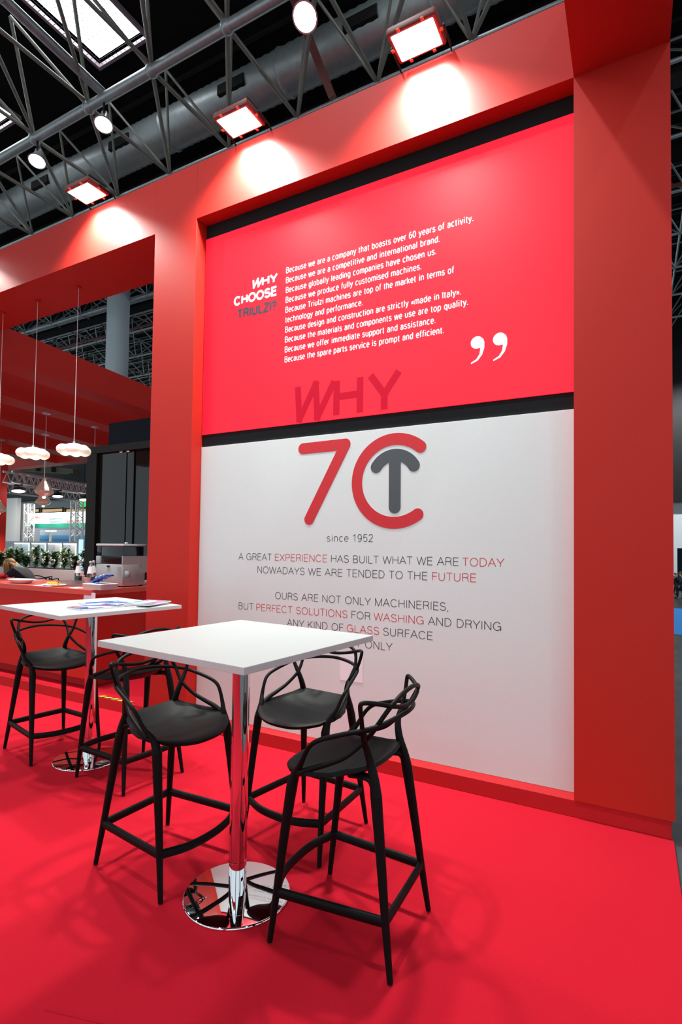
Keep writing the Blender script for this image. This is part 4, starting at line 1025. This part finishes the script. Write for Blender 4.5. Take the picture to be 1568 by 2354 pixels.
# brown gallery beam with stiffeners
bA, bB = on_y(-20, 1050, 13.), on_y(160, 1085, 13.)
M['brown'] = mat('brown_girder_paint', (.10, .085, .05), .6, noise=.1)
t = thing('gallery_girder', 'brown steel girder with stiffeners behind the cloud pendants', 'girder', (0, 0, 0))
p0, p1, p2, p3 = on_y(-10, 1062, 13), on_y(168, 1078, 14.5), on_y(-10, 1078, 13), on_y(140, 1090, 14.5)
MB().prism([p0, p1, on_y(168, 1090, 14.5), p2], (0, .4, 0)).build('web', M['brown'], t, False)
MB().prism([p2, on_y(168, 1089, 14.5), on_y(168, 1092, 14.5), on_y(-10, 1081, 13)], (0, -.25, 0)).build('flange', M['brown'], t, False)
for u in (53, 91, 126):
    f_ = (u+10)/178; a, b = p0.lerp(p1, f_), p2.lerp(on_y(168, 1089, 14.5), f_)
    MB().prism([a, a+Vector((.10, 0, 0)), b+Vector((.10, 0, 0)), b], (0, -.2, 0)).build('stiffener', M['soil'], t, False)

# ------------------------------------------------------------------ the hall roof
ZR = 12.0; XS = [-46.76+2.14*k+.0 for k in range(0, 30)]; XS = [-3.93+2.14*k for k in range(-14, 11)]
struct(MB().box((-45, 5.75, 14.3), (26, 45, 14.6)), 'ceiling', M['deck'])
struct(MB().box((-45, -12, 14.3), (26, 2.4, 14.6)), 'ceiling_front', M['deck'])
skx = [(-21.2, -19.5), (-14.55, -12.9), (-9.2, -7.45), (-1.0, .6), (6.5, 8.1)]
cur = -45.
for i, (a, b) in enumerate(skx):
    struct(MB().box((cur, 2.4, 14.3), (a, 5.75, 14.6)), 'ceiling_bay', M['deck']); cur = b
struct(MB().box((cur, 2.4, 14.3), (26, 5.75, 14.6)), 'ceiling_bay', M['deck'])
# roof corrugation ribs as shallow pans
mb = MB()
for k in range(70):
    y = -6+k*.62
    if not 2.1 < y < 5.9: mb.box((-40, y, 14.24), (14, y+.1, 14.3))
mbr = mb.build('trim_3', M['dark'], None, False); tag(mbr, kind='structure')
for i, (a, b) in enumerate(skx):
    lab = ['skylight far left beyond the trusses', 'skylight at the left photo edge with white glazing', 'large bright skylight in the roof at top left', 'skylight hidden above the red beam near the middle', 'skylight above the right pillar']
    t = thing('skylight', lab[i], 'skylight', (0, 0, 0), 0, 'roof skylights')
    MB().box((a, 2.4, 14.46), (b, 5.75, 14.6)).build('glazing', M['skyglass'], t, False)
    f_ = MB()
    for (x0, y0, x1, y1) in ((a-.08, 2.32, a, 5.83), (b, 2.32, b+.08, 5.83), (a, 2.32, b, 2.4), (a, 5.75, b, 5.83)): f_.box((x0, y0, 14.2), (x1, y1, 14.76))
    f_.build('curb', M['curb'] if 'curb' in M else M.setdefault('curb', mat('mauve_curb', (.22, .17, .19), .6, noise=.1)), t, False)
    g_ = MB()
    nx = 12
    for k in range(1, nx): g_.bar((a+(b-a)*k/nx, 2.4, 14.22), (a+(b-a)*k/nx, 5.75, 14.22), .005, 4)
    for k in range(1, 26): g_.bar((a, 2.4+3.35*k/26, 14.22), (b, 2.4+3.35*k/26, 14.22), .005, 4)
    g_.build('safety_net', M['dark'], t, False)
ROW = [2.45, 4.775, 7.36]
def row(y, z, rc, label, first, rb=.045, dy=2.45, far=False):
    t = thing('roof_truss', label, 'roof truss', (0, y, z), 0, 'tubular roof trusses of the hall')
    m_ = M['pipe']
    MB().tube([(XS[0], 0, 0), (XS[-1], 0, 0)], rc, 14).build('chord', m_, t)
    if far:
        mb = MB()
        for i, x in enumerate(XS[:-1]):
            mb.bar((x, 0, 0), (x, dy, 0), rb, 5); mb.bar((x, 0, 0), (x+1.07, dy*.5, 1.5), rb*.8, 5); mb.bar((XS[i+1], 0, 0), (x+1.07, dy*.5, 1.5), rb*.8, 5)
            mb.bar((x, dy, 0), (x+1.07, dy*.5, 1.5), rb*.8, 5); mb.bar((x+2.14, dy, 0), (x+1.07, dy*.5, 1.5), rb*.8, 5)
            mb.bar((x+1.07, dy*.5, 1.5), (x+3.21, dy*.5, 1.5), rb, 5); mb.ball((x, 0, 0), rc*1.5, (1, 1, 1), 1)
        mb.build('bracing', M['pipe'], t, False)
    else:
        for x in XS[4:20]:
            MB().ball((x, 0, 0), rc*1.35, (1, 1, 1), 2).build('node', m_, t)
            MB().bar((x, 0, 0), (x, dy, -.0), rb, 8).build('brace', M['brace'], t)
            MB().bar((x, 0, 0), (x-2.14, dy, 0), rb, 8).build('brace', M['brace'], t)
            MB().bar((x, 0, 0), (x+1.07, -dy*.5, 1.6), rb*.85, 8).build('brace', M['brace'], t)
            MB().bar((x, 0, 0), (x-1.07, -dy*.5, 1.6), rb*.85, 8).build('brace', M['brace'], t)
    return t
row(4.775, ZR, .115, 'thick tubular roof truss crossing under the bright skylight', True, .05, 2.585)
row(7.36, ZR-.02, .05, 'thin tubular roof truss seen just above the red beam', False, .04, 2.45)
row(2.30, ZR+.1, .09, 'roof truss nearest the viewer at the top left photo corner', False, .045, 2.45)
labs = ['second', 'third', 'fourth', 'fifth', 'sixth', 'seventh', 'eighth']
for k in range(7): row(9.81+2.45*k, ZR-.02, .05, 'tubular roof truss seen through the left opening, %s row behind the red beam' % labs[k], False, .035, 2.45, True)
# chord running towards the viewer under the skylight
t = thing('roof_purlin', 'thick roof tube running beside the skylight towards the viewer', 'roof tube', (0, 0, 0))
a, b = on_z(-8, -18, ZR+.15), on_z(236, 213, ZR+.15)
MB().tube([a, b], .105, 14).build('tube', M['pipe'], t)
# ducts
YDU = (on_z(285, 365, 13.45).y+on_z(600, 183, 13.45).y)/2
t = thing('air_duct', 'large round spiral air duct under the roof behind the floodlights', 'duct', (0, YDU, 13.45))
prof = []
mb = MB(); pts = []; rr = []
x = -30.
while x < 12: pts.append((x, 0, 0)); rr.append(.50 if int(round((x+30)/.12)) % 2 else .518); x += .12
mb.tube(pts, rr, 28); mb.build('spiral_tube', M['duct'], t, True, 60)
for xx in (-17.5, -14.2, -10.4, -6.2, -2.5):
    MB().box((xx, -.545, -.26), (xx+.85, -.40, .0), .01).build('grille', M['dark'], t, False)
for xx in (-20.6, -16.5, -12.6, -8.4, -4.4, -.5):
    MB().lathe([(.515, -.06), (.545, 0), (.515, .06)], (0, 0, 0), 28).build('joint_ring', M['duct'], t).matrix_local = Matrix.Translation((xx, 0, 0)) @ Matrix.Rotation(PI/2, 4, 'Y')
# cable trays / pipes further back
for i, (y, z, w, h, mt, lab) in enumerate([(10.6, 12.2, .5, .12, 'dark', 'dark cable tray under the roof behind the air duct'), (12.95, 12.0, .5, .14, 'deck', 'wide dark cable tray beyond the first cable tray'), (13.6, 11.5, .08, .08, 'rust', 'thin red sprinkler pipe under the roof')]):
    o = MB().box((-30, -w/2, -h/2), (12, w/2, h/2)).build('cable_tray' if i < 2 else 'sprinkler_pipe', M[mt], None, False); o.location = (0, y, z); tag(o, lab, 'cable tray' if i < 2 else 'pipe')
# red steel raker
t = thing('steel_raker', 'sloping dark red steel beam behind the round lamp', 'steel beam', (0, 0, 0))
a, b = on_y(668, -20, 6.0), on_y(765, 225, 6.7)
MB().tube([a, b], .10, 4).build('beam', M['rust'], t, False)
# girder and round column seen through the left opening
a0, a1 = on_y(54, 770, 14), on_y(75, 779, 14)
zb0 = on_y(200, 727, 14).z
gd = thing('roof_girder', 'dark box girder with grey underside seen through the left opening', 'girder', (0, 14, 0))
MB().box((-34, -.4, 12.72), (4, .6, 13.02)).build('lower_flange', M['grey'], gd, False)
MB().box((-34, -.2, 13.02), (4, .4, 14.25)).build('web', M['navy'], gd, False)
for x in (-24, -20.5, -17): MB().box((x, -.3, 13.02), (x+.12, -.2, 14.2)).build('stiffener', M['dark'], gd, False)
cq = on_y(271, 760, 12.0); rr_ = (on_y(290, 760, 12).x-on_y(252, 760, 12).x)/2*.87
t = thing('round_column', 'tall pale grey round column seen through the left opening', 'column', (cq.x, 12.0, -.022))
MB().lathe([(0, 0), (rr_, 0), (rr_, 14.3), (0, 14.3)], (0, 0, 0), 40).build('shaft', M['colgrey'] if 'colgrey' in M else mat('pale_column_paint', (.42, .48, .52), .6, noise=.03), t)
# high-bay lamps
def bay(p, label, aim, power, show=True, r=.21, hang=None, cone=120):
    t = thing('high_bay_lamp', label, 'lamp', p, 0, 'round hall lamps under the roof')
    q = Vector(aim).to_track_quat('-Z', 'Y')
    mm = q.to_matrix().to_4x4()
    o = MB().lathe([(0, .36), (.09, .36), (.11, .18), (r, .02), (r+.01, 0), (r-.02, 0)], (0, 0, 0), 28).build('reflector', M['silver'], t); o.matrix_local = mm
    o = MB().lathe([(0, .004), (r-.015, .004), (r-.015, .012), (0, .012)], (0, 0, 0), 28).build('lens', M['lampglow'], t); o.matrix_local = mm
    MB().bar((0, 0, .2), (0, 0, (hang or 14.3)-p[2]), .025, 8).build('stem', M['dark'], t)
    l = bpy.data.lights.new('bay_light', 'SPOT'); l.energy = power; l.spot_size = math.radians(cone); l.spot_blend = .6; l.shadow_soft_size = .22; l.color = (.93, .97, 1)
    lo = bpy.data.objects.new('bay_light', l); col.objects.link(lo); lo.parent = t; lo.matrix_local = mm @ Matrix.Translation((0, 0, -.03))
L1 = on_y(238, 287, 4.775); L2 = on_y(85, 371, 4.775); L3 = on_y(701, 40, 4.9)
bay(L1, 'round hall lamp hanging from the thick roof truss, right one of the two', (.2, -.25, -1), BAY_W, hang=11.9)
bay(L2, 'round hall lamp hanging from the thick roof truss, left one of the two', (.2, -.25, -1), BAY_W, hang=11.9)
bay(L3, 'round hall lamp above the screen beside the red steel beam', (.05, -.6, -1), BAY_W, True, .24)
bay(Vector((-.45, -4.2, 11.4)), 'round hall lamp above the tables, left one out of the picture', (3.0, 4.2, -8.4), BAY_W*5.6, cone=58, hang=14.2)
bay(Vector((7.6, -4.0, 11.4)), 'round hall lamp right of the stand, out of the picture', (-.4, .25, -1), BAY_W*1.6, hang=14.2)
bay(Vector((-8.0, -4.2, 11.4)), 'round hall lamp left of the stand, out of the picture', (.3, .25, -1), BAY_W, hang=14.2)

bay(Vector((6.5, 14., 11.4)), 'added unseen fill lamp behind the right pillar, over the blue carpet', (-.1, 0, -1), 3600, hang=14.28)  # added out of view to brighten the dark hall floor at the right
bay(Vector((6.0, 25., 11.4)), 'added unseen fill lamp behind the right pillar, before the far hall wall', (-.05, .35, -1), 6500, hang=14.28)  # second added lamp, lifts the far white hall wall

# ------------------------------------------------------------------ right-hand slice of the hall
struct(MB().box((3.6, 30, -.03), (26, 30.4, on_y(1556, 1155, 30).z)), 'wall_hall_right', mat('white_hall_wall', (.66, .70, .72), .6, noise=.03))
struct(MB().box((3.0, 29.6, on_y(1556, 1155, 30).z), (26, 30.4, 14.3)), 'wall_hall_upper', M['dark'])
a = on_y(1558, 1260, 22); o = MB().box((a.x, 22, -.022), (a.x+3, 22.3, a.z)).build('partition', M['navy'], None, False); tag(o, 'dark navy partition in the hall right of the right pillar', 'partition')
a = on_z(1550, 1402, -.02); b = on_z(1568, 1450, -.02)
o = MB().box((3.9, b.y-.6, -.0215), (8, a.y+.5, -.018)).build('blue_carpet', mat('blue_carpet_pile', (.02, .22, .62), .8, noise=.1), None, False); tag(o, 'patch of bright blue carpet on the hall floor at the right photo edge', 'carpet')
def walker(u, v, vt, label, rz):
    p = on_z(u, v, -.022)
    t = thing('person', label, 'person', (p.x, p.y, -.022), rz)
    t.scale = ((on_y(u, vt, p.y).z+.022)/1.73,)*3
    js = {'pelvis': Vector((0, 0, .93)), 'waist': Vector((0, 0, 1.06)), 'chest': Vector((0, 0, 1.28)), 'neck': Vector((.01, 0, 1.47))}
    rs = {'pelvis': (.15, .12), 'waist': (.14, .11), 'chest': (.17, .12), 'neck': (.055, .055)}
    es = [('pelvis', 'waist'), ('waist', 'chest'), ('chest', 'neck')]
    F_ = head_feats(js, es, rs, 'neck', (.03, 0, 1.60), (1, 0, 0), (0, 0, 1))
    for k, n in ((1, 'l'), (-1, 'r')):
        st_ = .16*k
        js.update({n+'sh': Vector((0, .19*k, 1.39)), n+'el': Vector((-.03-st_*.5, .25*k, 1.12)), n+'wr': Vector((.06-st_*.6, .24*k, .88)), n+'hip': Vector((0, .09*k, .88)), n+'kn': Vector((st_*.7+.03, .10*k, .48)), n+'an': Vector((st_, .10*k, .08)), n+'to': Vector((st_+.15, .11*k, .04))})
        rs.update({n+'sh': .065, n+'el': .044, n+'wr': .03, n+'hip': .09, n+'kn': .062, n+'an': .042, n+'to': .036})
        es += [('chest', n+'sh'), (n+'sh', n+'el'), (n+'el', n+'wr'), ('pelvis', n+'hip'), (n+'hip', n+'kn'), (n+'kn', n+'an'), (n+'an', n+'to')]
        hand(js, es, rs, n+'wr', (.1, 0, -1), (1, 0, 0), n)
    add_skin(t, 'body', js, es, rs, M['skin'], 'pelvis')
    dress(t, js, rs)
    f, u_, r_, c = F_; face_parts(t, f, u_, r_, c, M['lip']); MB().ball(c+u_*.06-f*.03, .1, (1, .9, .82), 3).build('hair', M['darkhair'], t)
walker(1553, 1366, 1317, 'person in dark suit half hidden by the right pillar in the hall', .4)
walker(1565, 1377, 1314, 'person in dark suit at the right photo edge in front of the navy partition', 2.6)
